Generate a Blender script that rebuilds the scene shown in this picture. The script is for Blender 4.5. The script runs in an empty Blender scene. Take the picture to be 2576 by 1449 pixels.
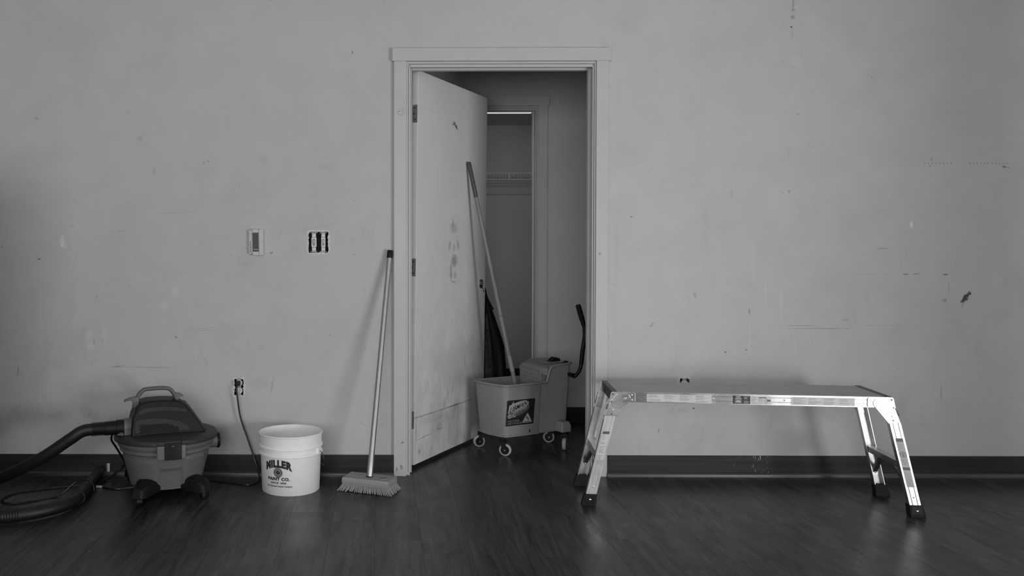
import bpy, bmesh, math, random
from mathutils import Vector, Matrix, Euler
R = math.radians
rnd = random.Random(7)
S = bpy.context.scene
COL = S.collection

# ---------------------------------------------------------------- camera, world, lights, exposure
cam_d = bpy.data.cameras.new('camera')
cam = bpy.data.objects.new('camera', cam_d)
COL.objects.link(cam)
cam_d.sensor_fit = 'HORIZONTAL'
cam_d.sensor_width = 36.0
cam_d.lens = 36.0 * 2134.0 / 2576.0
cam_d.shift_x = (1288.0 - 940.0) / 2576.0
cam_d.shift_y = -(724.5 - 669.86) / 2576.0
cam.location = (0, 0, 1.135)
cam.rotation_euler = (R(90 - 1.07), 0, R(0.55))
S.camera = cam

world = bpy.data.worlds.new('world')
S.world = world
world.use_nodes = True
world.node_tree.nodes['Background'].inputs[0].default_value = (1, 1, 1, 1)
world.node_tree.nodes['Background'].inputs[1].default_value = 0.03

def area(name, loc, target, sx, sy, watts, spread=180):
    l = bpy.data.lights.new(name, 'AREA')
    l.shape = 'RECTANGLE'
    l.size, l.size_y, l.energy = sx, sy, watts
    l.spread = R(spread)
    o = bpy.data.objects.new(name, l)
    COL.objects.link(o)
    o.location = loc
    o.rotation_euler = (Vector(target) - Vector(loc)).to_track_quat('-Z', 'Y').to_euler()
    return o

area('window_light_right', (4.0, -0.5, 0.52), (2.0, 4.2, 0.9), 1.8, 1.04, 110)
area('sunlit_floor_bounce', (3.75, 0.35, 0.03), (3.75, 0.351, 2.0), 2.2, 1.7, 34)
area('window_light_left', (-0.9, -2.2, 1.5), (-.4, 4.2, 1.3), 3.0, 1.9, 104)

S.cycles.max_bounces = 7
S.cycles.diffuse_bounces = 4
S.cycles.glossy_bounces = 3
S.view_settings.view_transform = 'Standard'
S.view_settings.look = 'None'
S.view_settings.exposure = 0.0
S.view_settings.gamma = 1.0
S.view_settings.use_curve_mapping = False

# ---------------------------------------------------------------- mesh helpers
class B:
    def __init__(s):
        s.bm = bmesh.new()
    def face(s, vs):
        try:
            return s.bm.faces.new(vs)
        except ValueError:
            return None
    def poly(s, pts):
        s.face([s.bm.verts.new(p) for p in pts]); return s
    def box(s, x0, x1, y0, y1, z0, z1):
        v = [s.bm.verts.new(p) for p in ((x0,y0,z0),(x1,y0,z0),(x1,y1,z0),(x0,y1,z0),(x0,y0,z1),(x1,y0,z1),(x1,y1,z1),(x0,y1,z1))]
        for f in ((0,3,2,1),(4,5,6,7),(0,1,5,4),(1,2,6,5),(2,3,7,6),(3,0,4,7)):
            s.face([v[i] for i in f])
        return s
    def loft(s, rings, caps=(True, True), closed=True):
        vr = [[s.bm.verts.new(p) for p in r] for r in rings]
        n = len(vr[0])
        for a, b in zip(vr, vr[1:]):
            for i in range(n if closed else n - 1):
                j = (i + 1) % n
                s.face((a[i], a[j], b[j], b[i]))
        if caps[0]: s.face(list(reversed(vr[0])))
        if caps[1]: s.face(vr[-1])
        return s
    def prism(s, pts, a, b, axis='y'):
        def P(p, t):
            return {'y': (p[0], t, p[1]), 'x': (t, p[0], p[1]), 'z': (p[0], p[1], t)}[axis]
        return s.loft([[P(p, a) for p in pts], [P(p, b) for p in pts]])
    def tube(s, path, r, seg=12, caps=(True, True)):
        path = [Vector(p) for p in path]
        n = len(path)
        rr = r if isinstance(r, (list, tuple)) else [r] * n
        up = None
        rings = []
        for i in range(n):
            t = (path[min(i+1, n-1)] - path[max(i-1, 0)]).normalized()
            if up is None:
                up = Vector((0,0,1)) if abs(t.z) < .9 else Vector((0,1,0))
            u = (up - t * up.dot(t)).normalized()
            w = t.cross(u)
            up = u
            rings.append([path[i] + (u*math.cos(k*2*math.pi/seg) + w*math.sin(k*2*math.pi/seg)) * rr[i] for k in range(seg)])
        return s.loft(rings, caps)
    def cyl(s, p0, p1, r, seg=16, r2=None):
        return s.tube([p0, p1], [r, r if r2 is None else r2], seg)
    def lathe(s, prof, seg=48, c=(0,0,0), M=None, caps=(True, True)):
        rings = []
        for r, z in prof:
            ring = [Vector((r*math.cos(2*math.pi*k/seg), r*math.sin(2*math.pi*k/seg), z)) for k in range(seg)]
            rings.append([(M @ p if M else p) + Vector(c) for p in ring])
        return s.loft(rings, caps)
    def ring(s, c, R0, r, M=None, seg=32, sub=8):
        """torus around local z of M"""
        vs = []
        for i in range(seg):
            a = 2*math.pi*i/seg
            row = []
            for j in range(sub):
                b = 2*math.pi*j/sub
                p = Vector(((R0 + r*math.cos(b))*math.cos(a), (R0 + r*math.cos(b))*math.sin(a), r*math.sin(b)))
                row.append(s.bm.verts.new((M @ p if M else p) + Vector(c)))
            vs.append(row)
        for i in range(seg):
            for j in range(sub):
                s.face((vs[i][j], vs[(i+1)%seg][j], vs[(i+1)%seg][(j+1)%sub], vs[i][(j+1)%sub]))
        return s
    def ball(s, c, r, seg=12, squash=(1,1,1)):
        rings = []
        n = seg // 2
        for i in range(1, n):
            a = math.pi * i / n
            rings.append([Vector(c) + Vector((r*math.sin(a)*math.cos(2*math.pi*k/seg)*squash[0], r*math.sin(a)*math.sin(2*math.pi*k/seg)*squash[1], r*math.cos(a)*squash[2])) for k in range(seg)])
        return s.loft(rings)
    def hull(s, pts):
        vs = [s.bm.verts.new(p) for p in pts]
        bmesh.ops.convex_hull(s.bm, input=vs)
        return s

def obj(name, b, m, parent=None, bevel=0, seg=2, smooth=35, label=None):
    bm = b.bm
    bmesh.ops.remove_doubles(bm, verts=bm.verts, dist=1e-6)
    bmesh.ops.recalc_face_normals(bm, faces=bm.faces)
    if bevel:
        es = [e for e in bm.edges if len(e.link_faces) == 2 and e.calc_face_angle(0) > R(28)]
        bmesh.ops.bevel(bm, geom=es, offset=bevel, segments=seg, affect='EDGES', profile=.5, clamp_overlap=True)
    if smooth:
        for f in bm.faces: f.smooth = True
        for e in bm.edges:
            if len(e.link_faces) == 2 and e.calc_face_angle(0) > R(smooth): e.smooth = False
    me = bpy.data.meshes.new(name)
    bm.to_mesh(me); bm.free()
    me.materials.append(m)
    o = bpy.data.objects.new(name, me)
    COL.objects.link(o)
    if parent: o.parent = parent
    if bevel:
        wn = o.modifiers.new('normals', 'WEIGHTED_NORMAL'); wn.keep_sharp = True
    if label: o['label'] = label
    return o
def tag(o, label, cat, group=None, kind=None):
    o['label'] = label; o['category'] = cat
    if group: o['group'] = group
    if kind: o['kind'] = kind
    return o
def thing(name, label, cat, loc=(0,0,0), rotz=0, group=None, kind=None):
    o = bpy.data.objects.new(name, None); COL.objects.link(o)
    o.location = loc; o.rotation_euler = (0, 0, rotz)
    o.empty_display_size = .05
    return tag(o, label, cat, group, kind)
def smooth_path(pts, n=8):
    """Catmull-Rom through the points"""
    P = [Vector(p) for p in pts]
    P = [P[0]*2 - P[1]] + P + [P[-1]*2 - P[-2]]
    out = []
    for i in range(1, len(P) - 2):
        a, b, c, d = P[i-1:i+3]
        for k in range(n):
            t = k / n
            out.append(.5*((2*b) + (c-a)*t + (2*a-5*b+4*c-d)*t*t + (3*b-a-3*c+d)*t**3))
    out.append(P[-2])
    return out
def text_bm(body, size, bold=0.0, align='CENTER', shear=0.0, space=1.0):
    """flat text as a bmesh in the XY plane, centred on x, baseline at y = 0"""
    c = bpy.data.curves.new('t', 'FONT')
    c.body, c.size, c.align_x, c.offset, c.shear, c.space_character = body, size, align, bold, shear, space
    c.resolution_u = 3
    o = bpy.data.objects.new('t', c); COL.objects.link(o)
    me = o.evaluated_get(bpy.context.evaluated_depsgraph_get()).to_mesh()
    bm = bmesh.new(); bm.from_mesh(me)
    o.evaluated_get(bpy.context.evaluated_depsgraph_get()).to_mesh_clear()
    bpy.data.objects.remove(o); bpy.data.curves.remove(c)
    return bm
def fit(bm, w, h, cx=0, cy=0):
    xs = [v.co.x for v in bm.verts]; ys = [v.co.y for v in bm.verts]
    x0, x1, y0, y1 = min(xs), max(xs), min(ys), max(ys)
    for v in bm.verts:
        v.co.x = cx + ((v.co.x - x0)/(x1 - x0) - .5) * w
        v.co.y = cy + ((v.co.y - y0)/(y1 - y0) - .5) * h
    return bm
def join_into(b, bm):
    me = bpy.data.meshes.new('j'); bm.to_mesh(me); bm.free()
    b.bm.from_mesh(me); bpy.data.meshes.remove(me)

# ---------------------------------------------------------------- materials
class NT:
    def __init__(s, name):
        s.m = bpy.data.materials.new(name); s.m.use_nodes = True
        s.t = s.m.node_tree; s.N = s.t.nodes; s.L = s.t.links
        s.b = s.N['Principled BSDF']
        s.tc = s.N.new('ShaderNodeTexCoord')
    def new(s, t, **kw):
        n = s.N.new(t)
        for k, v in kw.items(): setattr(n, k, v)
        return n
    def link(s, a, b): s.L.new(a, b)
    def noise(s, vec, scale, detail=4, rough=.55, dist=0.0, mapscale=None, maploc=None):
        n = s.new('ShaderNodeTexNoise')
        n.inputs['Scale'].default_value = scale; n.inputs['Detail'].default_value = detail
        n.inputs['Roughness'].default_value = rough; n.inputs['Distortion'].default_value = dist
        if mapscale or maploc:
            mp = s.new('ShaderNodeMapping')
            if mapscale: mp.inputs['Scale'].default_value = mapscale
            if maploc: mp.inputs['Location'].default_value = maploc
            s.link(vec, mp.inputs['Vector']); vec = mp.outputs[0]
        s.link(vec, n.inputs['Vector'])
        return n.outputs['Fac']
    def math(s, op, a, b=None, c=None):
        n = s.new('ShaderNodeMath', operation=op)
        for i, v in enumerate((a, b, c)):
            if v is None: continue
            if isinstance(v, (int, float)): n.inputs[i].default_value = v
            else: s.link(v, n.inputs[i])
        return n.outputs[0]
    def maprange(s, v, a, b, c, d, smooth=False):
        n = s.new('ShaderNodeMapRange')
        if smooth: n.interpolation_type = 'SMOOTHSTEP'
        s.link(v, n.inputs[0])
        for i, x in enumerate((a, b, c, d)): n.inputs[i+1].default_value = x
        return n.outputs[0]
    def grey(s, v):
        n = s.new('ShaderNodeCombineColor')
        for i in range(3): s.link(v, n.inputs[i])
        return n.outputs[0]
    def bump(s, h, strength=.2, dist=.002):
        n = s.new('ShaderNodeBump')
        n.inputs['Strength'].default_value = strength; n.inputs['Distance'].default_value = dist
        s.link(h, n.inputs['Height']); s.link(n.outputs[0], s.b.inputs['Normal'])
    def marks(s, vec, lst, plane_y=True, acc=None):
        """dirt, chips and scratches: each an ellipse (x, z, rx, rz, angle, strength) in the wall's own metres"""
        nz = s.new('ShaderNodeTexNoise'); nz.inputs['Scale'].default_value = 60; nz.inputs['Detail'].default_value = 4
        s.link(vec, nz.inputs['Vector'])
        sub = s.new('ShaderNodeVectorMath', operation='SUBTRACT'); s.link(nz.outputs['Color'], sub.inputs[0]); sub.inputs[1].default_value = (.5,.5,.5)
        mad = s.new('ShaderNodeVectorMath', operation='MULTIPLY_ADD'); s.link(sub.outputs[0], mad.inputs[0]); mad.inputs[1].default_value = (.03,0,.03); s.link(vec, mad.inputs[2])
        fine = s.noise(vec, 170, 4, .7)
        fine = s.math('MULTIPLY', s.math('SUBTRACT', fine, .5), 2.6)
        for x, z, rx, rz, a, st in lst:
            mp = s.new('ShaderNodeMapping', vector_type='TEXTURE')
            mp.inputs['Location'].default_value = (x, 0, z)
            mp.inputs['Rotation'].default_value = (0, -R(a), 0)
            mp.inputs['Scale'].default_value = (rx, 1e4, rz)
            src = mad.outputs[0] if min(rx, rz) > .008 else vec
            if acc is not None:   # evaluated one after another, so the shader needs little memory
                sq = s.new('ShaderNodeVectorMath', operation='MULTIPLY_ADD')
                s.link(acc, sq.inputs[0]); sq.inputs[1].default_value = (1e-7, 0, 0); s.link(src, sq.inputs[2]); src = sq.outputs[0]
            s.link(src, mp.inputs['Vector'])
            ln = s.new('ShaderNodeVectorMath', operation='LENGTH'); s.link(mp.outputs[0], ln.inputs[0])
            if abs(st) > .1:
                lv_ = s.math('ADD', ln.outputs['Value'], fine)
                mr = s.maprange(lv_, .95, .55, 0, st, True)
            else:
                mr = s.maprange(ln.outputs['Value'], 1.1, .4, 0, st, True)
            acc = mr if acc is None else s.math('ADD', acc, mr)
        return acc

def mat(name, g, rough=.5, metal=0.0, var=0.0, scale=20, bump=0.0, bscale=120, stretch=None, spec=.5, coat=0.0):
    n = NT(name)
    n.b.inputs['Roughness'].default_value = rough
    n.b.inputs['Metallic'].default_value = metal
    n.b.inputs['Specular IOR Level'].default_value = spec
    n.b.inputs['Coat Weight'].default_value = coat
    n.b.inputs['Base Color'].default_value = (g, g, g, 1)
    if var:
        f = n.noise(n.tc.outputs['Object'], scale, 5, .6, 0, stretch)
        n.link(n.grey(n.maprange(f, .25, .75, g*(1-var), g*(1+var))), n.b.inputs['Base Color'])
    if bump:
        n.bump(n.noise(n.tc.outputs['Object'], bscale, 3, .6, 0, stretch), bump, .001)
    return n.m
WALL_MARKS = [(-1.736,1.798,0.0199,0.0075,-10,0.28),(-1.215,1.702,0.0249,0.0124,50,0.14),(-1.144,1.535,0.0075,0.0224,0,0.22),(-0.894,1.574,0.0062,0.0124,-20,0.25),(-0.874,1.582,0.0075,0.0037,-30,0.55),(-0.148,2.125,0.005,0.0075,0,0.6),(-0.596,1.59,0.0323,0.0273,0,0.07),(-0.29,1.554,0.0398,0.0224,-20,0.07),(-1.061,1.323,0.0696,0.0025,3,0.2),(-0.961,1.328,0.0497,0.002,0,0.15),(-1.312,1.233,0.0224,0.0025,-12,0.28),(-1.61,1.181,0.0149,0.0373,-8,-0.22),(-1.604,1.159,0.0249,0.0124,-30,-0.15),(-1.729,1.092,0.0124,0.0042,-8,0.6),(-1.916,1.153,0.005,0.0055,0,0.6),(-1.043,0.929,0.0249,0.0323,20,-0.1),(-1.095,0.852,0.0224,0.0273,0,-0.1),(-1.476,0.71,0.0249,0.0323,0,-0.1),(-1.472,0.653,0.0249,0.0224,30,-0.1),(-1.4,0.708,0.0249,0.0497,0,-0.09),(-1.439,0.904,0.005,0.0149,0,0.25),(-1.452,0.673,0.0037,0.0149,0,0.28),(-1.408,0.681,0.0042,0.0149,0,0.25),(-0.887,0.742,0.0596,0.0027,6,0.2),(-0.887,0.732,0.0596,0.0025,4,0.18),(-1.038,0.696,0.0099,0.005,-40,0.5),(-1.296,0.547,0.1491,0.0022,0,0.22),(-1.145,0.544,0.1118,0.0025,0,0.3),(-1.326,0.551,0.0398,0.005,5,0.22),(-0.554,0.449,0.0062,0.0596,-10,0.18),(-0.618,0.469,0.0596,0.0398,10,0.07),(-1.499,0.321,0.0348,0.0447,35,0.14),(-1.458,0.301,0.0398,0.0348,50,0.12),(-1.63,0.3,0.0696,0.0348,0,0.06),(-0.555,1.123,0.0124,0.0045,15,0.6),(-0.341,1.249,0.1491,0.0075,12,0.07),(-1.84,0.522,0.005,0.0348,-8,0.3),(-0.511,1.215,0.0099,0.0547,-25,0.07),(2.045,2.36,0.0075,0.0348,0,0.28),(2.049,2.329,0.0124,0.0124,0,0.3),(2.045,2.296,0.0099,0.0149,-20,0.32),(2.038,2.246,0.0087,0.005,0,0.75),(2.042,2.207,0.0025,0.0348,0,0.25),(2.063,2.075,0.0348,0.0348,0,-0.06),(2.075,1.813,0.0042,0.0042,0,0.45),(2.034,1.429,0.0075,0.0099,0,0.3),(1.248,1.304,0.008,0.0045,-10,0.6),(1.749,1.419,0.0062,0.0249,0,0.16),(2.738,1.586,0.0037,0.0149,0,0.3),(2.732,1.555,0.005,0.005,0,0.5),(3.1,1.551,0.0149,0.0075,-10,0.5),(3.122,1.547,0.005,0.0037,0,0.5),(2.643,1.264,0.0075,0.0174,0,-0.45),(2.501,1.144,0.0398,0.0025,0,0.38),(2.629,1.147,0.1243,0.002,0,0.1),(2.617,1.016,0.0174,0.0055,0,0.45),(2.672,1.018,0.0199,0.0037,8,0.4),(2.814,1.015,0.0174,0.0057,5,0.5),(2.832,0.952,0.0037,0.0447,0,0.2),(2.81,0.885,0.0149,0.0124,-40,0.3),(2.918,0.901,0.0149,0.0373,-38,0.85),(2.937,0.923,0.0124,0.0099,0,0.85),(2.903,0.867,0.0037,0.0249,-15,0.4),(2.443,1.014,0.1491,0.002,0,0.15),(2.109,0.758,0.0994,0.0025,0,0.35),(2.188,0.744,0.1988,0.0037,0,0.25),(2.317,0.787,0.0273,0.0075,10,0.2),(2.495,0.759,0.1243,0.0025,0,0.15),(1.568,0.91,0.0087,0.0149,10,0.26),(1.357,0.764,0.0174,0.0062,45,0.24),(1.841,0.83,0.0055,0.0199,0,0.35),(1.723,0.625,0.0062,0.004,-10,0.65),(1.827,0.637,0.0045,0.0055,0,0.6),(1.859,1.075,0.0099,0.1491,0,-0.05),(1.919,0.926,0.003,0.0621,0,-0.12),(1.997,0.866,0.0045,0.1044,0,-0.1),(1.844,0.697,0.0037,0.1193,0,-0.08),(2.074,0.657,0.004,0.0746,0,-0.07),(2.8,0.423,0.005,0.0497,0,0.25),(1.566,0.342,0.0112,0.005,0,0.6),(1.392,0.23,0.0037,0.0124,0,0.5),(2.424,0.906,0.0149,0.0547,0,0.06),(1.157,0.966,0.0497,0.0099,-18,0.06),(1.166,0.796,0.0199,0.1491,5,0.04),(1.174,1.115,0.0149,0.2237,0,0.04),(0.1,0.032,0.0099,0.0149,0,0.4),(-0.723,0.449,0.0547,0.0845,0,-0.07),(-0.631,1.175,0.0895,0.1118,0,-0.03),(-0.321,1.175,0.0994,0.0944,0,-0.04),(1.52,0.497,0.0646,0.0497,0,-0.07),(2.033,0.397,0.0099,0.005,0,0.2),(2.346,0.817,0.0398,0.0994,0,0.04)]
DOOR_MARKS = [(0.462,1.835,0.044,0.0106,-35,0.75),(0.43,1.84,0.0186,0.0106,0,0.6),(0.447,1.262,0.0564,0.0374,0,0.26),(0.441,1.291,0.0094,0.0373,0,0.3),(0.398,1.162,0.0185,0.0371,-15,0.3),(0.507,1.169,0.0192,0.0379,15,0.3),(0.455,1.153,0.0189,0.0268,0,0.25),(0.462,1.079,0.0441,0.043,0,0.45),(0.422,1.013,0.0155,0.064,5,0.4),(0.475,1.0,0.019,0.0269,0,0.3),(0.455,0.961,0.0314,0.0081,0,0.35),(0.153,1.876,0.168,0.0025,0,0.18),(0.079,0.266,0.15665,0.0055,0,0.3),(0.316,0.261,0.31174,0.0055,0,0.3),(0.577,0.26,0.25688,0.0055,0,0.3),(0.196,0.233,0.2006,0.031,0,0.12),(0.471,0.214,0.2538,0.0435,0,0.08),(0.06,0.083,0.0218,0.0202,0,0.25),(0.592,1.592,0.3295,0.0033,0,0.07),(0.258,0.595,0.1172,0.1562,0,0.04),(0.62,0.674,0.1669,0.1665,0,0.05),(0.12,0.15,0.11,0.004,2,0.35),(0.3,0.16,0.09,0.003,-2,0.25),(0.02,0.2,0.006,0.12,0,0.3),(0.4,0.33,0.012,0.05,8,0.22),(0.46,0.36,0.01,0.04,-6,0.2),(0.36,0.29,0.03,0.03,0,0.14),(0.5,0.25,0.06,0.03,0,0.12),(0.3,0.17,0.05,0.03,0,0.14),(0.62,0.5,0.012,0.05,5,0.2)]
W = 4.262            # front face of the long wall
BK = 4.377           # its far face
HY = 5.575           # far wall of the hallway
CY = 7.41            # far wall of the closet

def wall_material(marks, name):
    n = NT(name); v = n.tc.outputs['Object']
    big = n.maprange(n.noise(v, 1.1, 4, .55), .3, .7, -.03, .03)
    mid = n.maprange(n.noise(v, 6, 5, .6, .6), .35, .75, -.012, .06)
    # faint dirty patches and thin vertical drips
    smear = n.maprange(n.noise(v, 3.5, 5, .65, .8, (1, 1, .7)), .55, .78, 0, .15)
    drip = n.maprange(n.noise(v, 1, 3, .6, 0, (38, 1, 1.6)), .66, .8, 0, .045)
    sx = n.new('ShaderNodeSeparateXYZ'); n.link(v, sx.inputs[0])
    v2 = n.new('ShaderNodeCombineXYZ'); n.link(sx.outputs[0], v2.inputs[0]); n.link(sx.outputs[2], v2.inputs[1])
    low = n.maprange(sx.outputs[2], 1.6, .1, .35, 1.0)
    def specks(scale, r0, r1, st, keep):
        vo = n.new('ShaderNodeTexVoronoi', voronoi_dimensions='2D'); vo.inputs['Scale'].default_value = scale
        ad = n.new('ShaderNodeVectorMath', operation='MULTIPLY_ADD'); n.link(nz2.outputs['Color'], ad.inputs[0]); ad.inputs[1].default_value = (.006, .006, 0); n.link(v2.outputs[0], ad.inputs[2])
        n.link(ad.outputs[0], vo.inputs['Vector'])
        c = n.new('ShaderNodeSeparateColor'); n.link(vo.outputs['Color'], c.inputs[0])
        on = n.math('MULTIPLY', n.math('LESS_THAN', c.outputs[0], n.math('MULTIPLY', low, keep)), n.maprange(c.outputs[1], 0, 1, .25, 1))
        return n.math('MULTIPLY', n.maprange(vo.outputs['Distance'], r0*scale, r1*scale, st, 0), on)
    nz2 = n.new('ShaderNodeTexNoise'); nz2.inputs['Scale'].default_value = 130; n.link(v, nz2.inputs['Vector'])
    d1 = specks(7, .0012, .0038, .5, .40)
    d2 = specks(21, .0008, .003, .35, .40)
    scuff = n.math('MULTIPLY', n.maprange(n.noise(v, 1, 5, .75, .5, (16, 1, 9)), .61, .76, 0, .22), low)
    acc0 = n.math('ADD', n.math('ADD', d1, d2), scuff)
    acc = n.math('ADD', big, mid); acc = n.math('ADD', acc, n.math('MULTIPLY', smear, low)); acc = n.math('ADD', acc, drip)
    acc = n.math('ADD', acc, acc0)
    acc = n.marks(v, marks, acc=acc)
    # two rows of staple holes on the right
    row = n.maprange(n.math('ABSOLUTE', n.math('SUBTRACT', sx.outputs[2], 1.568)), .002, .0045, .45, 0)
    per = n.maprange(n.math('SINE', n.math('MULTIPLY', sx.outputs[0], 2*math.pi/.0185)), .35, .8, 0, 1)
    w1 = n.math('MULTIPLY', n.math('GREATER_THAN', sx.outputs[0], 2.70), n.math('LESS_THAN', sx.outputs[0], 2.84))
    w2 = n.math('MULTIPLY', n.math('GREATER_THAN', sx.outputs[0], 2.925), n.math('LESS_THAN', sx.outputs[0], 3.12))
    acc = n.math('ADD', acc, n.math('MULTIPLY', n.math('MULTIPLY', row, per), n.math('ADD', w1, w2)))
    val = n.math('MULTIPLY', n.math('SUBTRACT', 1.0, acc), .50)
    n.link(n.grey(n.math('MAXIMUM', val, .03)), n.b.inputs['Base Color'])
    n.b.inputs['Roughness'].default_value = .62
    n.b.inputs['Specular IOR Level'].default_value = .35
    n.bump(n.noise(v, 1, 3, .55, 0, (14, 14, 150)), .10, .0012)
    return n.m
def door_material():
    n = NT('painted_door'); v = n.tc.outputs['Object']
    mid = n.maprange(n.noise(v, 4, 5, .6, .6, (1, 1, .6)), .35, .75, -.02, .05)
    low = n.new('ShaderNodeSeparateXYZ'); n.link(v, low.inputs[0])
    dirt = n.math('MULTIPLY', n.maprange(low.outputs[2], 1.1, .0, .02, .30), n.maprange(n.noise(v, 1, 6, .72, .8, (16, 1, 7)), .38, .72, 0, 1))
    acc = n.marks(v, DOOR_MARKS, acc=n.math('ADD', mid, dirt))
    val = n.math('MULTIPLY', n.math('SUBTRACT', 1.0, acc), .74)
    n.link(n.grey(n.math('MAXIMUM', val, .04)), n.b.inputs['Base Color'])
    n.b.inputs['Roughness'].default_value = .45
    n.bump(n.noise(v, 1, 3, .55, 0, (20, 20, 60)), .05, .001)
    return n.m
def trim_material():
    n = NT('painted_trim'); v = n.tc.outputs['Object']
    mid = n.maprange(n.noise(v, 5, 5, .6, .6), .35, .75, -.02, .04)
    chips = n.maprange(n.noise(v, 55, 3, .6), .70, .76, 0, .4)
    sp = n.new('ShaderNodeSeparateXYZ'); n.link(v, sp.inputs[0])
    chips = n.math('MULTIPLY', chips, n.maprange(sp.outputs[2], .30, .0, .15, 1))
    mk = [(1.088-.597, 1.118, .008, .007, 0, .45), (.098-.597, .045, .010, .012, 30, .5), (.075-.597, .035, .006, .014, 0, .45), (.104-.597, .17, .011, .004, 35, .6)]
    acc = n.marks(v, mk, acc=n.math('ADD', mid, chips))
    # pencilled ring with two ticks on the left casing
    mp = n.new('ShaderNodeMapping', vector_type='TEXTURE'); mp.inputs['Location'].default_value = (.0945-.597, 0, 1.826); mp.inputs['Scale'].default_value = (.017, 1e4, .017)
    n.link(v, mp.inputs['Vector'])
    ln = n.new('ShaderNodeVectorMath', operation='LENGTH'); n.link(mp.outputs[0], ln.inputs[0])
    acc = n.math('ADD', acc, n.maprange(n.math('ABSOLUTE', n.math('SUBTRACT', ln.outputs['Value'], 1.0)), .05, .14, .3, 0))
    acc = n.marks(v, [(.087-.597, 1.829, .006, .004, 35, .5), (.102-.597, 1.829, .006, .004, -35, .4)], acc=acc)
    val = n.math('MULTIPLY', n.math('SUBTRACT', 1.0, acc), .49)
    n.link(n.grey(n.math('MAXIMUM', val, .03)), n.b.inputs['Base Color'])
    n.b.inputs['Roughness'].default_value = .42
    return n.m
def floor_material():
    n = NT('dark_wood_planks'); v = n.tc.outputs['Object']
    oi = n.new('ShaderNodeObjectInfo')
    off = n.new('ShaderNodeVectorMath', operation='MULTIPLY_ADD')
    cb = n.new('ShaderNodeCombineXYZ'); n.link(oi.outputs['Random'], cb.inputs[0]); n.link(oi.outputs['Random'], cb.inputs[1]); n.link(oi.outputs['Random'], cb.inputs[2])
    n.link(cb.outputs[0], off.inputs[0]); off.inputs[1].default_value = (37, 53, 11); n.link(v, off.inputs[2])
    p = off.outputs[0]
    warp = n.noise(p, 2.2, 3, .5, 0, (1.2, .6, 1))
    wv = n.new('ShaderNodeVectorMath', operation='ADD'); n.link(p, wv.inputs[0])
    cw = n.new('ShaderNodeCombineXYZ'); n.link(n.math('MULTIPLY', warp, .09), cw.inputs[0]); n.link(cw.outputs[0], wv.inputs[1])
    g1 = n.noise(wv.outputs[0], 1, 6, .65, .3, (46, 2.2, 1))
    g2 = n.noise(wv.outputs[0], 1, 4, .6, 0, (210, 5, 1))
    knot = n.maprange(n.noise(p, 1, 4, .6, .5, (9, 4, 1)), .62, .78, 0, 1)
    t = n.math('ADD', n.maprange(g1, .3, .7, .25, 1.85), n.maprange(g2, .3, .7, -.38, .38))
    t = n.math('MULTIPLY', t, n.maprange(oi.outputs['Random'], 0, 1, .82, 1.18))
    t = n.math('MULTIPLY', t, n.maprange(knot, 0, 1, 1, .40))
    t = n.math('MULTIPLY', t, n.maprange(n.noise(p, 1, 3, .5, .3, (5, 1.6, 1)), .3, .7, .7, 1.35))
    vor = n.new('ShaderNodeTexVoronoi', voronoi_dimensions='2D'); vor.inputs['Scale'].default_value = 7; n.link(p, vor.inputs['Vector'])
    rs = n.new('ShaderNodeSeparateColor'); n.link(vor.outputs['Color'], rs.inputs[0])
    dust = n.math('MULTIPLY', n.maprange(vor.outputs['Distance'], .014, .03, .16, 0), n.math('GREATER_THAN', rs.outputs[0], .72))
    val = n.math('ADD', n.math('MULTIPLY', t, .030), dust)
    n.link(n.grey(val), n.b.inputs['Base Color'])
    n.link(n.maprange(n.noise(p, 14, 5, .65, .5, (1, .35, 1)), .3, .7, .24, .42), n.b.inputs['Roughness'])
    n.b.inputs['Specular IOR Level'].default_value = .5
    h = n.math('ADD', g1, n.math('MULTIPLY', g2, .5))
    n.bump(h, .10, .001)
    return n.m
def dark_base_material():
    n = NT('dark_stained_wood'); v = n.tc.outputs['Object']
    g = n.maprange(n.noise(v, 1, 5, .6, .2, (1.5, 30, 45)), .3, .7, .015, .036)
    wear = n.maprange(n.noise(v, 40, 4, .7, 0, (.5, 1, 2)), .70, .76, 0, .16)
    # white paint drips under the work platform
    sp = n.new('ShaderNodeSeparateXYZ'); n.link(v, sp.inputs[0])
    a = n.maprange(n.math('ABSOLUTE', n.math('SUBTRACT', sp.outputs[0], 1.90)), .03, .06, 1, 0)
    b = n.maprange(n.math('ABSOLUTE', n.math('SUBTRACT', sp.outputs[0], 1.785)), .015, .03, 1, 0)
    dr = n.maprange(n.noise(v, 1, 3, .6, 0, (170, 1, 28)), .63, .68, 0, .5)
    wear = n.math('ADD', wear, n.math('MULTIPLY', dr, n.math('ADD', a, b)))
    n.link(n.grey(n.math('ADD', g, wear)), n.b.inputs['Base Color'])
    n.b.inputs['Roughness'].default_value = .5
    n.b.inputs['Specular IOR Level'].default_value = .25
    return n.m
def plastic(name, g, rough=.45):
    return mat(name, g, rough, 0, .06, 9, .05, 500)
def aluminium(name, g, rough, stretch, aniso=0):
    n = NT(name); v = n.tc.outputs['Object']
    f = n.noise(v, 1, 5, .65, 0, stretch)
    n.link(n.grey(n.maprange(f, .3, .7, g*.86, g*1.1)), n.b.inputs['Base Color'])
    n.link(n.maprange(n.noise(v, 8, 4, .6), .3, .7, rough*.8, rough*1.25), n.b.inputs['Roughness'])
    n.b.inputs['Metallic'].default_value = 1.0
    n.bump(f, .06, .0006)
    if aniso:
        tg = n.new('ShaderNodeTangent', direction_type='RADIAL', axis='X'); n.link(tg.outputs[0], n.b.inputs['Tangent'])
        n.b.inputs['Anisotropic'].default_value = aniso
    return n.m

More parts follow.
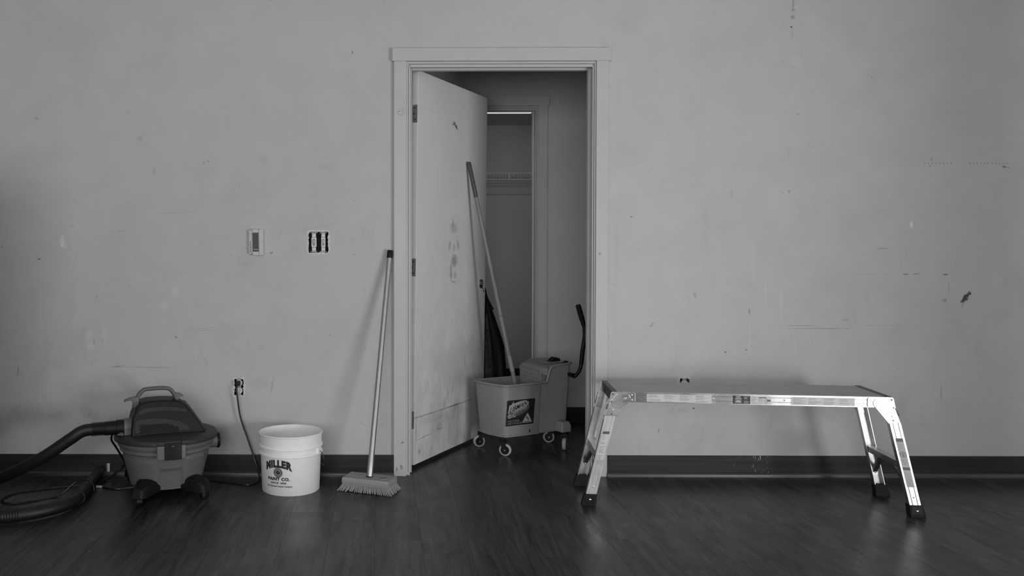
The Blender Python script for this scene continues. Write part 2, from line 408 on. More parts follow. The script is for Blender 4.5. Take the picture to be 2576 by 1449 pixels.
M = dict(
    wall=wall_material([m for m in WALL_MARKS if m[0] < 1.068], 'painted_wall_left_half'), wall_r=wall_material([m for m in WALL_MARKS if m[0] > 1.0], 'painted_wall_right_half'), door=door_material(), trim=trim_material(), floor=floor_material(), base=dark_base_material(),
    hall=mat('hall_paint', .60, .6, 0, .05, 3, .06, 60), under=mat('dark_subfloor', .012, .7),
    ceil=mat('ceiling_paint', .55, .8), hinge=mat('grey_hinge_steel', .17, .5, 0, .15, 30), shoe=mat('worn_shoe_wood', .055, .34, 0, .5, 1, 0, 1, (3, 40, 90)), black=mat('black_plastic', .005, .5, 0, .2, 30, spec=.3),
    rubber=mat('black_rubber', .008, .7, 0, .2, 40, spec=.3), hose=mat('black_hose', .006, .5, 0, .15, 20), cord=mat('black_cord', .008, .4),
    lid=mat('dark_grey_lid', .032, .5, spec=.35), drum=plastic('grey_drum', .13, .46), handle=plastic('mid_grey_handle', .12, .4), motor=mat('charcoal_motor', .009, .5, spec=.25), vent=mat('charcoal_vent', .022, .5, spec=.3),
    pail=plastic('white_pail', .92, .38), ink=mat('dark_print', .02, .6), inkgrey=mat('grey_print', .22, .6), paper=mat('white_label', .60, .5, 0, .04, 20), paper2=mat('pale_label', .42, .5, 0, .05, 20),
    steel=mat('bright_steel', .62, .25, 1.0, .1, 60), dull=mat('dull_steel', .35, .4, 1.0, .2, 60),
    wood=mat('pale_brush_wood', .30, .6, 0, .14, 1, .1, 1, (8, 90, 90)), bristle=mat('straw_bristles', .28, .75, 0, .25, 60),
    broomstick=aluminium('broom_pole_metal', .46, .44, (120, 120, 3)),
    mopstick=mat('worn_mop_pole', .22, .5, 0, .3, 1, .1, 1, (90, 90, 6)), mopgrip=mat('dark_mop_grip', .06, .5, 0, .3, 30),
    mopbody=plastic('grey_mop_bucket', .29, .42), mopdark=plastic('dark_grey_wringer', .24, .45), tyre=mat('pale_grey_tyre', .42, .5, 0, .08, 30),
    label=mat('dark_sticker', .022, .35), lite=mat('pale_sticker_print', .42, .5), mid=mat('grey_sticker_print', .10, .5),
    bag=None, al=aluminium('brushed_aluminium', .62, .27, (3, 160, 160)), al_leg=aluminium('brushed_leg_aluminium', .66, .36, (160, 160, 3)), al_dark=aluminium('dull_deck_aluminium', .40, .42, (3, 200, 200)),
    endcap=plastic('dark_grey_end_cap', .06, .45), boxdark=mat('electrical_box_dark', .015, .7, 0, .4, 60), ivory=mat('pale_device_plastic', .62, .4, 0, .08, 50), screen=mat('thermostat_screen', .09, .6, spec=.2), print=mat('small_print_grey', .30, .5), strap=mat('zinc_strap', .34, .55, .5, .25, 90), thermo=mat('thermostat_shell', .52, .5),
    wire=mat('white_shelf_wire', .80, .35), silver=mat('silver_tape', .5, .3, .6), plaster=mat('broken_plaster', .62, .9, 0, .2, 60, .5, 90),
)
def bag_material():
    n = NT('black_bag_film'); v = n.tc.outputs['Object']
    n.b.inputs['Base Color'].default_value = (.006, .006, .006, 1)
    n.link(n.maprange(n.noise(v, 30, 4, .6), .3, .7, .42, .7), n.b.inputs['Roughness'])
    n.b.inputs['Specular IOR Level'].default_value = .3
    n.bump(n.noise(v, 1, 4, .65, .6, (45, 45, 14)), .5, .004)
    return n.m
M['bag'] = bag_material()
for i_ in M['pail'].node_tree.nodes:
    if i_.type == 'BSDF_PRINCIPLED':
        i_.inputs['Subsurface Weight'].default_value = .2; i_.inputs['Subsurface Radius'].default_value = (1, 1, 1); i_.inputs['Subsurface Scale'].default_value = .02
M['sleeve'] = mat('worn_sleeve', .34, .45, .2, .3, 60)

# ================================================================= SETTING
def struct(o, label, cat):
    return tag(o, label, cat, kind='structure')
# ---- floor: every plank its own piece
fl = struct(obj('floor', B().box(-3.4, 5.7, -3.2, CY + .1, -.06, -.008), M['under'], smooth=0), 'dark wood plank floor running from the room into the hallway', 'floor')
PW = .182
lens = (1.22, .93, 1.52)
pm = []
for L in lens:
    b = B().box(-PW/2 + .00015, PW/2 - .00015, 0, L - .0003, -.008, 0)
    o = obj('plank', b, M['floor'], fl, bevel=.0003, seg=1, smooth=0); pm.append(o)
used = set()
def plank(k, x, y):
    if k not in used:
        used.add(k); o = pm[k]
    else:
        o = pm[k].copy(); COL.objects.link(o); o.parent = fl
    o.location = (x, y, 0)
x = -3.03
while x < 4.6:
    inhall = -.5 < x < 2.0
    y = 1.15 + rnd.random() * 1.1
    yend = 5.55 if inhall else 4.25
    while y < yend - .1:
        k = rnd.choice((0, 1, 2))
        if not inhall and y + lens[k] > 4.9: k = 1
        if inhall and y + lens[k] > 6.2: k = 1
        plank(k, x, y); y += lens[k]
    x += PW

# ---- long wall with the doorway and three device holes
HX0, HX1, HZ = .122, 1.068, 2.078
holes = [(HX0, HX1, 0, HZ), (-.369, -.268, 1.123, 1.229), (-.744, -.697, .403, .491), (1.494, 1.545, .398, .495)]
def wall_with_holes(name, x0, x1, z0, z1, yf, yb, holes, m):
    xs = sorted({x0, x1} | {h[0] for h in holes} | {h[1] for h in holes})
    zs = sorted({z0, z1} | {h[2] for h in holes} | {h[3] for h in holes})
    b = B(); bm = b.bm
    vd = {}
    def V(x, y, z):
        k = (x, y, z)
        if k not in vd: vd[k] = bm.verts.new(k)
        return vd[k]
    solid = {}
    for i in range(len(xs)-1):
        for j in range(len(zs)-1):
            cx, cz = (xs[i]+xs[i+1])/2, (zs[j]+zs[j+1])/2
            solid[i, j] = not any(h[0] < cx < h[1] and h[2] < cz < h[3] for h in holes)
    for (i, j), s in solid.items():
        if not s: continue
        a, c, d, e = xs[i], xs[i+1], zs[j], zs[j+1]
        b.face((V(a,yf,d), V(c,yf,d), V(c,yf,e), V(a,yf,e)))
        b.face((V(a,yb,d), V(a,yb,e), V(c,yb,e), V(c,yb,d)))
        for di, dj, p, q in ((-1,0,(a,d),(a,e)), (1,0,(c,e),(c,d)), (0,-1,(c,d),(a,d)), (0,1,(a,e),(c,e))):
            if not solid.get((i+di, j+dj), False):
                b.face((V(p[0],yf,p[1]), V(q[0],yf,q[1]), V(q[0],yb,q[1]), V(p[0],yb,p[1])))
    return obj(name, b, m, smooth=0)
wb_ = wall_with_holes('wall_back', -3.3, 5.6, 0, 2.95, W, BK, holes, M['wall'])
wb_.data.materials.append(M['wall_r'])
for p_ in wb_.data.polygons:   # the same paint; each half carries its own scuffs
    if p_.center.x > 1.06: p_.material_index = 1
struct(wb_, 'scuffed pale painted wall with the open doorway in it', 'wall')
struct(obj('wall_left', B().box(-3.4, -3.3, -3.2, BK, 0, 2.95), M['hall'], smooth=0), 'plain painted side wall of the room, at left', 'wall')
struct(obj('wall_right', B().box(5.6, 5.7, -3.2, BK, 0, 2.95), M['hall'], smooth=0), 'plain painted side wall of the room, at right', 'wall')
struct(obj('shade_blocker', B().box(3.13, 3.85, 1.9, 2.05, 0, 2.95), M['hall'], smooth=0), 'unseen upright slab added beyond the right edge of view to shade the wall', 'shade_blocker')  # added out of view to darken the right end of the wall
struct(obj('shade_partition', B().box(-3.3, -1.67, 3.26, 3.36, 0, 1.48), M['hall'], smooth=0), 'low unseen partition added beyond the left edge of view to shade the wall', 'wall')  # added out of view to cast shade on the lower-left wall
wpn = bpy.data.objects['shade_partition']
obj('shade_partition_cap', B().box(-3.3, -1.655, 3.245, 3.375, 1.48, 1.50), M['base'], wpn, bevel=.003)  # cap and base only dress the added shading partition
obj('shade_partition_base', B().box(-3.3, -1.655, 3.248, 3.372, 0, .105), M['base'], wpn, bevel=.003)
struct(obj('ceiling', B().box(-3.4, 5.7, -3.2, BK, 2.95, 3.0), M['ceil'], smooth=0), 'plain ceiling of the room', 'ceiling')

# ---- baseboards with quarter-round shoe
def baseboard(name, x0, x1, yw, label, front=-1, shoe=True):
    o = struct(obj(name, B().box(x0, x1, yw - .014, yw, 0, .105), M['base'], bevel=.003, smooth=0), label, 'baseboard')
    if shoe:
        q = [(yw - .014, 0), (yw - .014, .022)] + [(yw - .014 - .013*math.sin(a), .009 + .013*math.cos(a)) for a in (R(20), R(45), R(70), R(90))] + [(yw - .027, 0)]
        obj('shoe_molding', B().prism(q, x0, x1, 'x'), M['shoe'], o, smooth=60)
    return o
baseboard('baseboard_left', -3.3, .060, W, 'dark stained baseboard along the wall left of the doorway')
baseboard('baseboard_right', 1.1295, 5.6, W, 'dark stained baseboard along the wall right of the doorway, with white paint drips')
baseboard('baseboard_hall', 1.108, 2.6, HY, 'dark baseboard on the far hallway wall', shoe=False)
baseboard('baseboard_closet', -.6, 1.36, CY, 'dark baseboard at the back of the closet', shoe=False)

# ---- door frames
def door_frame(name, x0, x1, yw, depth, label, head_bottom=2.044, tm='trim'):
    """x0/x1: clear opening between the jambs"""
    t = thing(name, label, 'door frame', ((x0+x1)/2, yw, 0), 0, kind='structure')
    ox = (x0+x1)/2
    def bx(n, a, b_, c, d, e, f, bev=.0015):
        return obj(n, B().box(a-ox, b_-ox, c, d, e, f), M[tm], t, bevel=bev, smooth=0)
    bx('side_casing', x0-.0815, x0-.020, -.018, 0, 0, 2.0785)
    bx('side_casing', x1+.016, x1+.0775, -.018, 0, 0, 2.0785)
    bx('head_casing', x0-.0905, x1+.0885, -.022, 0, 2.078, 2.1425)
    # beaded jambs
    bx('jamb', x0-.020, x0, .002, depth, 0, 2.0775)
    bx('jamb', x1, x1+.016, .002, depth, 0, 2.0775)
    bx('head_jamb', x0, x1, .002, depth, head_bottom+.012, 2.0775)
    bx('bead', x0-.020, x0-.011, -.010, .002, .006, 2.078)
    bx('bead', x0-.008, x0, -.004, .002, .016, 2.056)
    bx('bead', x1+.008, x1+.016, -.010, .002, .006, 2.078)
    bx('bead', x1, x1+.006, -.004, .002, .016, 2.056)
    bx('bead', x0-.011, x1+.008, -.010, .002, 2.066, 2.0775)
    bx('bead', x0, x1, -.005, .002, 2.050, 2.0635)
    bx('door_stop', x0, x0+.010, .040, .072, .004, head_bottom+.012)
    bx('door_stop', x1-.012, x1, .040, .072, .004, head_bottom+.012)
    bx('door_stop', x0+.010, x1-.012, .040, .072, head_bottom, head_bottom+.012)
    return t
door_frame('trim_1', .142, 1.052, W, .117, 'pale painted door casing and jambs around the open doorway')
f2 = door_frame('trim_2', .215, 1.004, HY, .115, 'shaded painted casing around the closet opening beyond the hallway', 2.050, 'hall')

# ---- the open door
Rm = Matrix.Rotation(.0103, 4, 'Y') @ Matrix.Rotation(R(60), 4, 'Z')
dr = thing('door_1', 'scuffed flush door standing open into the hallway, knob missing', 'door', (.166, BK, 0), 0, kind='structure')
dr.rotation_euler = Rm.to_euler()
obj('leaf', B().box(0, .905, 0, .035, .022, 2.062), M['door'], dr, bevel=.0015, smooth=0)
for z in (1.839, 1.047, .255):
    rc = lambda sy, a0: [(.020 + .009*math.cos(R(a)), z + sy*.037 + .009*math.sin(R(a))) for a in a0]
    h = obj('hinge', B().prism([(.002, z - .046)] + rc(-1, (-90, -60, -30, 0)) + rc(1, (0, 30, 60, 90)) + [(.002, z + .046)], -.0012, .0002, 'x'), M['hinge'], dr, smooth=0)
    # knuckle at the far corner
    obj('knuckle', B().cyl((-.004, .037, z-.046), (-.004, .037, z+.046), .006, 12), M['hinge'], h)
    for dz, dy in ((.03, .016), (0, .022), (-.03, .016)):
        obj('screw', B().cyl((-.0012, dy, z+dz), (-.0022, dy, z+dz), .0035, 10), M['black'], h)
bore = Matrix.Rotation(R(90), 4, 'X')
lb = obj('latch_bore', B().lathe([(.024, 0), (.024, .0012), (.0, .0012)], 28, (.842, 0, .939), bore, (False, True)), M['boxdark'], dr, label='open bored knob hole with latch parts showing')
obj('escutcheon', B().ring((.842, -.001, .939), .0255, .0025, bore), M['dull'], lb)
obj('latch_tube', B().box(.832, .866, -.004, 0, .932, .946), M['dull'], lb, bevel=.001)
obj('latch_tube', B().ring((.840, -.002, .948), .010, .002, bore, 16, 6), M['dull'], lb)
obj('spindle', B().cyl((.842, -.006, .925), (.842, 0, .925), .006, 10), M['black'], lb)
obj('pull_string', B().tube(smooth_path([(.846, -.004, .921), (.862, -.003, .912), (.880, -.003, .893), (.9075, .010, .872)], 4), .0018, 6), M['black'], dr)
lv = obj('lever', B().tube(smooth_path([(.880, .036, .885), (.895, .058, .885), (.935, .062, .880), (.985, .052, .868)], 5), [.009]*6+[.0085]*5+[.007]*5, 10), M['black'], dr, label='dark lever of the far side reaching past the door edge')

# ---- hallway
struct(wall_with_holes('wall_hall', -2.6, 2.6, 0, 2.5, HY, HY + .115, [(.195, 1.020, 0, 2.078)], M['hall']), 'shaded far wall of the hallway with the closet opening', 'wall')
struct(obj('wall_hall_left', B().box(-2.7, -2.6, BK, HY+.1, 0, 2.5), M['hall'], smooth=0), 'left end wall of the hallway', 'wall')
struct(obj('wall_hall_right', B().box(2.6, 2.7, BK, HY+.1, 0, 2.5), M['hall'], smooth=0), 'right end wall of the hallway', 'wall')
struct(obj('ceiling_hall', B().box(-2.7, 2.7, BK, HY+.1, 2.5, 2.55), M['ceil'], smooth=0), 'ceiling of the hallway', 'ceiling')
# ---- closet
CZ = 2.224
struct(obj('wall_closet_back', B().box(-.7, 1.46, CY, CY+.1, 0, 2.5), M['hall'], smooth=0), 'dim back wall of the closet behind the wire shelf', 'wall')
struct(obj('wall_closet_left', B().box(-.7, -.6, HY+.115, CY, 0, 2.5), M['hall'], smooth=0), 'left wall of the closet', 'wall')
struct(obj('wall_closet_right', B().box(1.37, 1.46, HY+.115, CY, 0, 2.5), M['hall'], smooth=0), 'right wall of the closet', 'wall')
struct(obj('ceiling_closet', B().box(-.6, 1.37, HY+.115, CY, CZ, CZ+.1), M['hall'], smooth=0), 'low dim ceiling of the closet', 'ceiling')
# ================================================================= DEVICES ON THE WALL
def rivet(parent, p, n, r=.0035, h=.0018, m='steel', name='rivet'):
    p = Vector(p); n = Vector(n).normalized()
    return obj(name, B().tube([p - n*.0004, p + n*h*.5, p + n*h], [r, r*.9, r*.45], 10), M[m], parent)

# thermostat
t = thing('thermostat', 'pale two-part thermostat with dark screen on wall, left of light switches', 'thermostat', (-.629, W, 1.176), 0)
t.rotation_euler = (0, R(-.9), 0)
obj('side_cover', B().box(-.036, -.0175, -.018, 0, -.058, .060), M['thermo'], t, bevel=.002)
obj('body', B().box(-.0175, .0135, -.026, 0, -.0655, .0655), M['thermo'], t, bevel=.0025)
obj('front_cover', B().box(.014, .037, -.024, 0, -.0655, .0645), M['thermo'], t, bevel=.0025)
sc = obj('screen', B().box(-.0165, .0125, -.0265, -.02, -.047, .048), M['screen'], t, bevel=.0004)
obj('screen_bar', B().box(-.013, .009, -.0269, -.0262, -.0375, -.0345), M['paper2'], sc, smooth=0)
for i in range(6):
    obj('indicator_button', B().cyl((-.0285, -.018, -.0475 + .0098*i), (-.0285, -.0192, -.0475 + .0098*i), .0026, 12), M['black'], t)
obj('seam', B().box(-.0355, -.018, -.0183, -.017, .0405, .0413), M['screen'], t, smooth=0)
obj('seam', B().box(.0145, .0365, -.0243, -.023, .0030, .0036), M['screen'], t, smooth=0)

# wall hole box: five-sided
def device_box(t, w, h, d=.05):
    b = B()
    for bx in ((-w/2, w/2, d-.003, d, -h/2, h/2), (-w/2-.002, -w/2, .001, d, -h/2, h/2), (w/2, w/2+.002, .001, d, -h/2, h/2), (-w/2, w/2, .001, d, -h/2-.002, -h/2), (-w/2, w/2, .001, d, h/2, h/2+.002)):
        b.box(*bx)
    return obj('electrical_box', b, M['boxdark'], t, smooth=0)
def plaster_edge(t, w, h, seed):
    """broken crust around the hole, as an uneven ring"""
    r = random.Random(seed)
    n = 44
    inn, out = [], []
    for i in range(n):
        a = 2*math.pi*i/n
        c, s = math.cos(a), math.sin(a)
        k = 1/max(abs(c)/(w/2), abs(s)/(h/2))
        q = r.uniform(-.006, .002)
        inn.append((c*(k+q), -.0006, s*(k+q)))
        o = k + r.uniform(.004, .010)
        out.append((c*o, -.0002, s*o))
    return obj('plaster_edge', B().loft([inn, out], (False, False)), M['plaster'], t, smooth=0)
def yoke(t, x, h, ears=True):
    """metal strap with plaster ears"""
    pts = [(-.010, -h), (.010, -h), (.010, h), (-.010, h)]
    o = obj('mounting_strap', B().prism([(x+a, b_) for a, b_ in pts], .0015, .003), M['strap'], t, smooth=0)
    for s in (-1, 1):
        for e in (-1, 1):
            obj('ear', B().ring((x + e*.0125, .0008, s*h*.985), .0040, .0017, Matrix.Rotation(R(90), 4, 'X'), 16, 6), M['strap'], o)
        obj('screw', B().cyl((x, .0015, s*h*.88), (x, -.001, s*h*.88), .0036, 12), M['strap'], o)
    return o
t = thing('light_switch', 'uncovered double light switch in a broken wall hole, between thermostat and doorway', 'light switch', (-.3185, W, 1.176), 0)
device_box(t, .101, .106); plaster_edge(t, .101, .106, 3)
for x, wd in ((-.0225, .0125), (.0245, .0105)):
    yoke(t, x, .051)
    b_ = obj('switch_body', B().box(x-wd, x+wd, -.002, .03, -.0235, .0235), M['ivory'], t, bevel=.0015)
    obj('switch_end', B().box(x-wd*.8, x+wd*.8, 0, .02, .026, .041), M['ivory'], t, bevel=.001)
    obj('switch_end', B().box(x-wd*.8, x+wd*.8, 0, .02, -.041, -.026), M['ivory'], t, bevel=.001)
    obj('toggle_slot', B().box(x-wd*.5, x+wd*.5, -.0026, -.001, -.016, .016), M['inkgrey'], b_, smooth=0)
    obj('toggle', B().prism([(-.002, .004), (-.013, .010), (-.012, .002), (-.002, -.009)], x-.0035, x+.0035, 'x'), M['ivory'], b_, bevel=.0008)
obj('loose_wire', B().tube(smooth_path([(.0, .03, .035), (.003, .012, .02), (-.002, .015, -.01), (.004, .02, -.04)], 5), .0025, 8), M['black'], t)
obj('loose_wire', B().tube(smooth_path([(.045, .035, .045), (.043, .015, .01), (.045, .02, -.03), (.042, .035, -.045)], 5), .0022, 8), M['black'], t)

def receptacle(t, plugged):
    yoke(t, 0, .050)
    for s in (1, -1):
        z = s*.0195
        pts = [(.0168*math.cos(a), max(-.0145, min(.0145, .0172*math.sin(a))) + z) for a in [2*math.pi*i/28 for i in range(28)]]
        f = obj('socket_face', B().prism(pts, -.003, .012), M['ivory'], t, bevel=.0008)
        for xx in (-.0062, .0062):
            obj('slot', B().box(xx-.001, xx+.001, -.0034, -.0028, z+.001, z+.009), M['black'], f, smooth=0)
        obj('ground_hole', B().cyl((0, -.0034, z-.0075), (0, -.0028, z-.0075), .0026, 10), M['black'], f)
t = thing('power_outlet', 'uncovered duplex outlet with black plug in it, above the white pail', 'outlet', (-.7205, W, .447), 0)
device_box(t, .047, .088); plaster_edge(t, .047, .088, 5); receptacle(t, True)
t = thing('power_outlet', 'uncovered duplex outlet peeking over the back edge of the work platform', 'outlet', (1.5195, W, .4465), 0)
device_box(t, .051, .097); plaster_edge(t, .051, .097, 9); receptacle(t, False)

# cord from the outlet to behind the vacuum, then its loop on the floor
cz = .0045
t = thing('extension_cord', 'thin black cord running from plugged outlet across floor to left loop', 'cord', (-.7205, W, .0))
def L(p): return (p[0] + .7205, p[1] - W, p[2])
obj('plug', B().box(-.012, .009, -.030, -.0035, .456, .479), M['black'], t, bevel=.003)
obj('cable', B().tube([L(p) for p in smooth_path([(-.723, 4.232, .462), (-.726, 4.222, .440), (-.722, 4.225, .398), (-.708, 4.23, .298), (-.668, 4.23, .178), (-.636, 4.225, .085), (-.607, 4.185, .012), (-.606, 4.12, cz), (-.640, 4.065, cz), (-.70, 4.085, cz), (-.78, 4.12, cz), (-.86, 4.14, cz), (-.96, 4.12, cz), (-1.06, 4.09, cz), (-1.16, 4.04, cz), (-1.248, 3.99, cz), (-1.319, 4.014, cz), (-1.36, 4.025, cz)], 8)], .0042, 8), M['cord'], t)
obj('white_tag', B().tube([L((-1.335, 4.018, .006)), L((-1.365, 4.024, .006))], .0062, 8), M['paper'], t, label='short white band on the cord')
t = thing('thin_cable', 'thin black cable lying in a long loop by the vacuum hose', 'cable', (-1.6, 3.9, 0))
def L(p): return (p[0] + 1.6, p[1] - 3.9, p[2])
obj('cable', B().tube([L(p) for p in smooth_path([(-1.424, 4.042, .010), (-1.475, 4.035, .006), (-1.602, 3.984, cz), (-1.70, 3.917, cz), (-1.728, 3.822, cz), (-1.674, 3.758, cz), (-1.608, 3.774, cz), (-1.495, 3.862, cz), (-1.432, 3.895, .052), (-1.405, 3.900, .070), (-1.365, 3.895, .072), (-1.332, 3.886, .050), (-1.327, 3.878, .026)], 8)], .0036, 8), M['cord'], t)

# small bright metal bracket at the baseboard
t = thing('metal_bracket', 'small bright metal angle bracket standing at the baseboard behind the vacuum hose', 'bracket', (-1.380, W-.014, 0))
obj('plate', B().box(-.003, .009, -.006, 0, .012, .062), M['paper'], t, bevel=.001)  # right half of the bracket, its light painted in as pale colour
obj('flange', B().box(-.011, -.003, -.006, 0, .012, .062), M['mid'], t, bevel=.001)  # left half, its shade painted in as dark colour

# ================================================================= SCRUB BROOM
t = thing('deck_brush', 'wooden deck scrub brush with metal pole leaning against left door casing', 'broom', (-.058, 3.998, 0), R(-21))
blk = [(-.118, -.060), (.118, -.060), (.118, .060), (-.118, .060)]
b = B().loft([[(x_*.985, y_*.97, .032) for x_, y_ in blk], [(x_*1.0, y_, .040) for x_, y_ in blk], [(x_, y_*.99, .056) for x_, y_ in blk], [(x_*.985, y_*.93, .0645) for x_, y_ in blk]])
hd = obj('brush_block', b, M['wood'], t, bevel=.003)
obj('groove', B().box(-.1185, .1185, -.0606, -.058, .0415, .0435), M['inkgrey'], hd, smooth=0)
es = obj('empty_socket', B().ring((.072, -.004, .0648), .0185, .0018, None, 28, 6), M['wood'], hd)
obj('socket_hole', B().cyl((.072, -.004, .0640), (.072, -.004, .0650), .0175, 24), M['mid'], es)
bb = B(); r_ = random.Random(4)
for i in range(30):
    for j in range(9):
        x_ = -.112 + .224*i/29; y_ = -.052 + .104*j/8
        fl_ = (x_/.112)*.022 + r_.uniform(-.004, .004); fy = (y_/.052)*.016 + r_.uniform(-.003, .003)
        bb.tube([(x_, y_, .034), (x_ + fl_*.4, y_ + fy*.4, .018), (x_ + fl_, y_ + fy, .001 + r_.random()*.003)], [.0042, .0040, .0028], 5)
br = obj('bristles', bb, M['bristle'], t); br['kind'] = 'stuff'
inv = (Matrix.Translation((-.058, 3.998, 0)) @ Matrix.Rotation(R(-21), 4, 'Z')).inverted()
p0 = inv @ Vector((-.058, 3.996, .060)); p1 = inv @ Vector((.042, 4.2465, 1.135))
ax = (p1 - p0).normalized()
pole = obj('pole', B().tube([p0, p0 + ax*.01, p0 + ax*.085, p0 + ax*.09, p1], [.0150, .0150, .0150, .0138, .0128], 20), M['broomstick'], t)
obj('pole_cap', B().tube([p1 - ax*.040, p1 - ax*.038, p1 - ax*.004, p1], [.0138, .0146, .0146, .0125], 20), M['black'], t)
obj('ferrule', B().tube([p0 - ax*.002, p0 + ax*.006], [.0165, .0165], 20), M['black'], t)

# ================================================================= PAIL
t = thing('paint_pail', 'white plastic paint pail with wire bail and printed lettering on the floor', 'bucket', (-.433, 4.02, 0))
H_, rt, rb = .277, .152, .136
prof = [(.118, .003), (rb-.004, 0), (rb, .004), (.1425, .172), (.1425, .176), (.1505, .178), (.1525, .184), (.150, .189), (.1455, .191), (.1455, .210), (.151, .212), (.1525, .217), (.150, .222), (.1465, .224), (.1475, .268), (.1515, .270), (.1520, .275), (.1495, .277), (.1460, .275), (.1445, .262), (.134, .008), (0.0, .006)]
obj('shell', B().lathe(prof, 72, caps=(True, False)), M['pail'], t, smooth=50)
# ear blocks and bail
for s in (1, -1):
    ang = R(-22) if s > 0 else R(158)
    c, sn = math.cos(ang), math.sin(ang)
    Mx = Matrix.Rotation(ang, 4, 'Z')
    obj('handle_ear', B().hull([Mx @ Vector(p) for p in ((.140, -.022, .178), (.140, .022, .178), (.1545, -.016, .180), (.1545, .016, .180), (.140, -.022, .212), (.140, .022, .212), (.1535, -.016, .211), (.1535, .016, .211))]), M['pail'], t, bevel=.002)
ang = R(-22)
Mx = Matrix.Rotation(ang, 4, 'Z')
bail = []
for i in range(33):
    a = math.pi * i / 32
    # half hoop swung down behind the pail on the right
    x_ = .157*math.cos(a); s_ = math.sin(a)
    bail.append(Mx @ Vector((x_ if i not in (0, 32) else math.copysign(.1545, x_), .168*s_, .196 - .098*min(1, s_*1.6))))
obj('bail', B().tube(bail, .0018, 8), M['dull'], t)
# lettering wrapped on the side
def wrap(bm, az, r_of_z):
    for k in range(-16, 17):
        g = bm.verts[:] + bm.edges[:] + bm.faces[:]
        bmesh.ops.bisect_plane(bm, geom=g, plane_co=(k*.005, 0, 0), plane_no=(1, 0, 0), dist=1e-7)
    for v in bm.verts:
        x_, z_ = v.co.x, v.co.y
        r = r_of_z(z_) + .0006
        a = az + x_ / .1405
        v.co = Vector((r*math.cos(a), r*math.sin(a), z_))
    return bm
rz = lambda z: rb + (.1425 - rb) * (z - .004) / .168
AZ = R(-90 - 19)
def print_line(bm): 
    b = B(); join_into(b, wrap(bm, AZ, rz)); obj('lettering', b, M['ink'], t, smooth=0, label='dark printed lettering')['kind'] = 'thing'
bm = fit(text_bm('MILLER', .03, .0021, space=1.12), .136, .036, 0, .145)
for v in bm.verts:
    k = (v.co.x / .068)**2
    v.co.y = .145 + (v.co.y - .145)*(1 + .12*k) + .007 - .017*k
print_line(bm)
print_line(fit(text_bm('PAINT CO.', .02, .0011, space=1.1), .114, .0155, 0, .0805))
print_line(fit(text_bm('SINCE 1890', .01, .0004, space=1.15), .080, .0095, 0, .0620))
print_line(fit(text_bm('An Employee Owned Company', .01, 0.0003), .130, .0105, .003, .0460))
def disc(R0, R1, cx, cy, n=40):
    bm = bmesh.new()
    o = [bm.verts.new((cx + R1*math.cos(2*math.pi*i/n), cy + R1*math.sin(2*math.pi*i/n), 0)) for i in range(n)]
    if R0 <= 0:
        bm.faces.new(o)
    else:
        i_ = [bm.verts.new((cx + R0*math.cos(2*math.pi*i/n), cy + R0*math.sin(2*math.pi*i/n), 0)) for i in range(n)]
        for k in range(n):
            bm.faces.new((i_[k], i_[(k+1)%n], o[(k+1)%n], o[k]))
    return bm
b = B()
join_into(b, wrap(disc(.0205, .0228, 0, .1105), AZ, rz)); join_into(b, wrap(disc(.0135, .0190, 0, .1105), AZ, rz)); join_into(b, wrap(disc(0, .0112, 0, .1105), AZ, rz))
em = obj('emblem', b, M['ink'], t, smooth=0, label='dark round printed emblem')
b = B()
for i in range(14):
    a = R(200 + i*10.5)
    join_into(b, wrap(disc(0, .0011, .0163*math.cos(a), .1105 + .0163*math.sin(a), 8), AZ, lambda z: rz(z) + .0003))
for i in range(14):
    a = R(30 + i*9.5)
    join_into(b, wrap(disc(0, .0011, .0163*math.cos(a), .1105 + .0163*math.sin(a), 8), AZ, lambda z: rz(z) + .0003))
for k in (-.006, 0, .006):
    join_into(b, wrap(disc(.0028, .0036, k*.6, .1105 + k, 16), AZ, lambda z: rz(z) + .0003))
obj('emblem_detail', b, M['inkgrey'], em, smooth=0)
# ================================================================= MOP BUCKET (local: u along the long side, v across, from the corner nearest the camera)
yaw = R(28)
mb = thing('mop_bucket', 'grey wheeled mop bucket with side-press wringer and dark printed sticker, in doorway', 'mop bucket', (.675, 4.674, 0), yaw)
U1, V1, ST, US = .498, .262, .016, .262
def outline(inset):
    i = inset
    r = .032
    P = []
    def arc(cx, cy, a0, a1, rad, n=6):
        for k in range(n + 1):
            a = R(a0 + (a1 - a0)*k/n); P.append((cx + rad*math.cos(a), cy + rad*math.sin(a)))
    # front corner, near side (v = 0), step, far end, far side, step, back to the bowed end
    far = [(US + .024, i + ST), (US + .046, i + ST), (US + .054, i + ST), (US + .064, i + ST), (US + .074, i + ST), (US + .094, i + ST), (U1 - .08, i + ST)]
    arc(r + i, r + i, 200, 270, r)
    P += [(.06, i), (.12, i), (.17, i), (US - .011 - i*.3, i), (US - .004 - i*.3, i + .003), (US - i*.3, i + ST)] + far
    arc(U1 - r - i, r + i + ST, 270, 360, r)
    arc(U1 - r - i, V1 - r - i - ST, 0, 90, r)
    P += [(u, V1 - v) for u, v in reversed(far)] + [(US - i*.3, V1 - i - ST), (US - .004 - i*.3, V1 - i - .003), (US - .011 - i*.3, V1 - i), (.17, V1 - i), (.12, V1 - i), (.06, V1 - i)]
    arc(r + i, V1 - r - i, 90, 160, r)
    P += [(i - .006, V1*.72), (i - .012, V1*.5), (i - .006, V1*.28)]
    return [(u - .028*(v/V1)*max(0, 1 - u/U1), v) for u, v in P]
def ztop(u):
    a_ = US + .048
    if u <= a_: return .385
    if u >= a_ + .044: return .474 + .008*min(1, (u - a_ - .044)/.1)
    t_ = (u - a_)/.044
    return .385 + .089*(1 - (1 - t_)**2.6)
def ins(z): return .018*(1 - min(1, (z - .096)/.289))
rings = []
